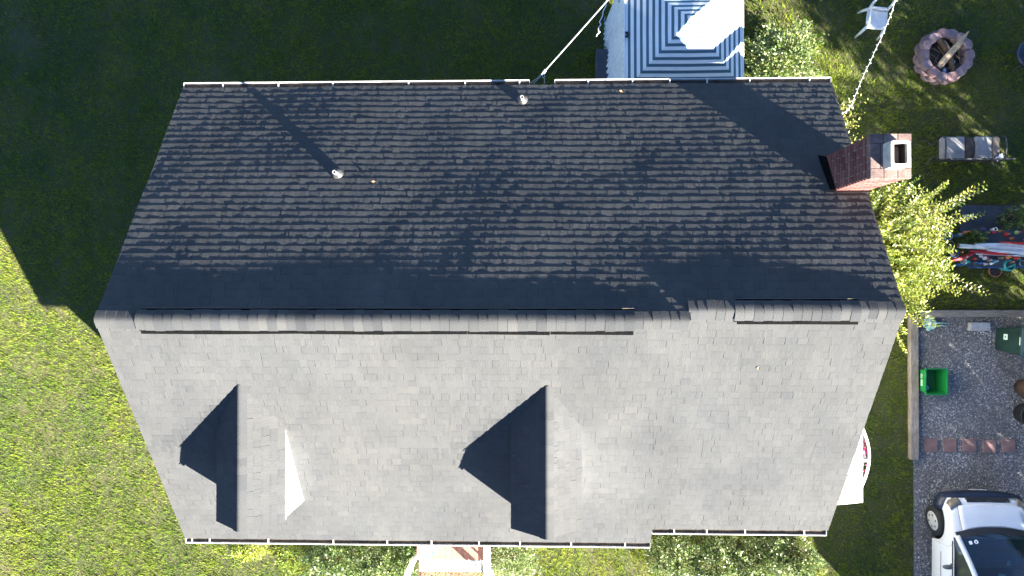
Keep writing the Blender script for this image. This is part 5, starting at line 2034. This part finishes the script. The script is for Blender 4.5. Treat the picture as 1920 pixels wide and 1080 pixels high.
# wispy plant tied to the porch post (child meshes of hanging_plant)
P, D, N, r_ = ellipsoid_leaves(220, (0, 0, 0), (0.13, 0.17, 0.15), 315, flat_bottom=False)
leaves('foliage', P, D, N, 0.07, 0.02, r_.uniform(0.3, 0.9, len(P)), M['leaf'], hp)
m = MB()
m.tube([(0, -0.16, -0.1), (0.01, 0, 0), (0, 0.16, 0.1)], 0.012, 6)
m.build('stem', M['stem'], hp)


# the big sunlit bush against the gable wall: arching shoots with leaves in two ranks
def shoot_bush(name, label, base, shoots, leaf, mat, seed, extra=0):
    o = thing(name, label, 'bush', base)
    r_ = np.random.default_rng(seed)
    Ps, Ds, Ns, Ts, Ls = [], [], [], [], []
    st_ = MB()
    for (p0, p1, arc_, nl, hang) in shoots:
        p0, p1 = np.array(p0, float), np.array(p1, float)
        L = np.linalg.norm(p1 - p0)
        k = nl
        t = np.linspace(0.12, 1.0, k)
        c = p0 + (p1 - p0) * t[:, None]
        c[:, 2] += arc_ * 4 * t * (1 - t) * 0.5
        dirv = unit(np.gradient(c, axis=0))
        side = unit(np.cross(dirv, np.array([0, 0, 1.0]) + 0.3 * r_.normal(0, 1, 3)))
        sgn = np.where(np.arange(k) % 2 == 0, 1, -1)[:, None]
        D = unit(side * sgn * 0.9 + dirv * 0.6 + r_.normal(0, 0.22, (k, 3)) + np.array([0, 0, 0.25 - hang]))
        N = unit(np.array([0, 0, 1.0]) + 0.45 * r_.normal(0, 1, (k, 3)))
        Ps.append(c + r_.normal(0, 0.006, (k, 3)))
        Ds.append(D)
        Ns.append(N)
        tt = r_.normal(0.50, 0.16) + r_.normal(0, 0.13, k) + 0.15 * t
        Ts.append(tt)
        Ls.append(leaf * (1.1 - 0.45 * t) * r_.uniform(0.75, 1.2, k))
        st_.tube([Vector(c[i]) for i in range(0, k, max(1, k // 6))], [0.008 * (1 - 0.8 * i / k) for i in range(0, k, max(1, k // 6))], 4, caps=False)
    P, D, N, T, L = (np.concatenate(a_) for a_ in (Ps, Ds, Ns, Ts, Ls))
    leaves('foliage', P, D, N, L, L * 0.44, T, M[mat], o)
    st_.build('twig', M['stem'], o)
    return o


rs = np.random.default_rng(44)
shoots = []
bb = np.array([6.35, 0.85, 0.0])
# a dome of arching shoots; base point is local (0,0,0)
for i in range(620):
    th = rs.uniform(0, 6.283)
    q = math.sqrt(rs.random())
    ex = 0.55 + q * 1.28 * math.cos(th)
    ey = 0.05 + q * 1.45 * math.sin(th)
    if ex < -0.85:
        ex = -0.85 + rs.uniform(0, 0.2)
    ez = 1.95 - 0.75 * q * q + rs.normal(0, 0.16)
    st_p = (ex * 0.35 + rs.normal(0, 0.12), ey * 0.35 + rs.normal(0, 0.15), ez * rs.uniform(0.30, 0.60))
    shoots.append((st_p, (ex, ey, ez), 0.25, int(rs.integers(26, 38)), 0.15))
for px, py, z, arc_ in ((1846, 350, 1.5, 0.2), (1816, 362, 1.55, 0.2), (1850, 404, 1.25, 0.25), (1803, 398, 1.45, 0.2), (1846, 548, 1.3, 0.2), (1800, 546, 1.2, 0.2), (1776, 500, 1.4, 0.2), (1775, 345, 1.7, 0.2),
                        (1690, 655, 1.6, 0.15), (1692, 625, 1.7, 0.1), (1745, 605, 1.4, 0.15), (1720, 585, 1.6, 0.1), (1805, 375, 1.45, 0.15), (1790, 520, 1.3, 0.15), (1742, 585, 1.3, 0.1), (1728, 612, 1.2, 0.1)):
    for k in range(2 if px > 1800 else 3):
        e_ = np.array(at(px, py, z)) - bb + rs.normal(0, 0.035, 3)
        shoots.append((e_ * 0.38 + rs.normal(0, 0.05, 3) + np.array([0, 0, 0.4]), e_, arc_, 34, 0.1))
shoot_bush('large_bush', 'big sunlit yellow green bush sprawling beside the gable wall', tuple(bb), shoots, 0.102, 'leaf_bright', 45)
bush = bpy.data.objects['large_bush']
P, D, N, r_ = ellipsoid_leaves(9000, (0.52, 0.05, 0.55), (1.32, 1.42, 1.05), 47, clump=0.45)
P = P[P[:, 0] > -1.1]
k_ = len(P)
leaves('foliage', P, unit(r_.normal(0, 1, (k_, 3)) + np.array([0, 0, 0.3])), unit(np.array([0, 0, 1.0]) + 0.6 * r_.normal(0, 1, (k_, 3))), r_.uniform(0.06, 0.13, k_), r_.uniform(0.03, 0.055, k_), r_.normal(0.40, 0.17, k_), M['leaf_bright'], bush)
# climbing vine on the gable wall near the rear corner
shoots = []
vb = np.array([5.25, 2.9, 0.0])
for i in range(34):
    y_ = rs.uniform(-0.55, 0.75)
    e_ = (rs.uniform(0.45, 0.95), y_, rs.uniform(1.6, 2.4))
    shoots.append(((0.2, y_ * 0.8, rs.uniform(0.6, 1.3)), e_, 0.1, 16, 0.2))
shoot_bush('climbing_vine', 'leafy vine climbing the gable wall behind the chimney', tuple(vb), shoots, 0.085, 'leaf_bright', 46)

# ---------------------------------------------------------------- trees east of the yard, whose shade falls across it


def tree(label, x, y, h, wx, wy, seed, n=9500, zlow=0.12):
    o = thing('shade_tree', label, 'tree', (x, y, 0), 0, 'trees along the east side of the yard')
    r_ = np.random.default_rng(seed)
    rr = random.Random(seed)
    tips = []
    m_ = MB()
    m_.tube([(0, 0, 0), (0.03, 0.02, h * 0.3), (-0.02, 0.04, h * 0.62)], [0.13, 0.10, 0.06], 9)
    for i in range(34):
        th = rr.uniform(0, 6.28)
        z_ = h * rr.uniform(zlow, 0.93)
        k_ = math.sqrt(max(0.05, 1 - ((z_ / h - 0.52) / 0.5) ** 2))
        tp = Vector((math.cos(th) * wx * k_ * rr.uniform(0.3, 0.85), math.sin(th) * wy * k_ * rr.uniform(0.3, 0.85), z_))
        tips.append(tp)
        if i < 12:
            m_.tube([(0, 0, z_ * 0.45), tp * 0.5 + Vector((0, 0, z_ * 0.16)), tp], [0.045, 0.03, 0.012], 6)
    m_.build('trunk', M['stem'], o)
    tips = np.array([tuple(t_) for t_ in tips])
    k = r_.integers(0, len(tips), n)
    d = unit(r_.normal(0, 1, (n, 3)))
    P = tips[k] + d * (r_.random(n) ** 0.5)[:, None] * np.array([0.62, 0.62, 0.48])
    P[:, 2] = np.clip(P[:, 2], 0.1, h)
    D = unit(d + r_.normal(0, 0.6, (n, 3)))
    N = unit(np.array([0.3, -0.3, 1.0]) + 0.7 * r_.normal(0, 1, (n, 3)))
    leaves('crown', P, D, N, r_.uniform(0.10, 0.18, n), r_.uniform(0.06, 0.10, n), r_.uniform(0.1, 0.9, n), M['leaf_dark'], o)
    return o


TR = [(14.3, 1.9, 5.0, 1.1, 1.5), (14.2, -0.6, 5.0, 1.1, 1.5), (14.3, -3.0, 4.7, 1.1, 1.5), (14.2, -5.3, 4.45, 1.1, 1.5), (14.2, -7.6, 5.2, 1.1, 1.5), (14.2, -9.8, 5.6, 1.1, 1.5), (14.2, -11.9, 5.3, 1.1, 1.2)]
names = ['northernmost bushy tree east of the yard, level with the fire pit', 'bushy tree east of the yard level with the loveseat', 'bushy tree east of the yard level with the trinket table', 'bushy tree east of the drive level with the wheeled bin',
         'taller tree east of the drive level with the car', 'tallest tree east of the drive behind the car', 'southernmost tree east of the drive']
for i, (x_, y_, h_, wx_, wy_) in enumerate(TR):
    tree(names[i], x_, y_, h_, wx_, wy_, 500 + i)

# a few dropped leaves on the shingles
r = random.Random(15)
for px, py, rear, lb in ((1164, 171, True, 'dead brown leaf on the rear roof slope near the right gutter'), (700, 341, True, 'dead tan leaf on the rear roof slope beside the left vent pipe'), (1422, 690, False, 'dead pale leaf on the front roof slope right of the dormers')):
    p = at(px, py, 4.0)
    for _ in range(6):
        p = at(px, py, (zr(p.y) if rear else zf2(p.y)) + 0.016)
    m = MB()
    a_ = r.uniform(0, 6)
    m.add([(math.cos(a_) * 0.035, math.sin(a_) * 0.035, 0.004), (math.cos(a_ + 1.6) * 0.018, math.sin(a_ + 1.6) * 0.018, 0.012), (-math.cos(a_) * 0.03, -math.sin(a_) * 0.03, 0.002), (math.cos(a_ - 1.6) * 0.018, math.sin(a_ - 1.6) * 0.018, 0.012)], [(0, 1, 2), (0, 2, 3)])
    o = m.build('fallen_leaf', M['deadleaf'], None, solid=0.002)
    o.location = p
    tag(o, lb, 'leaf')
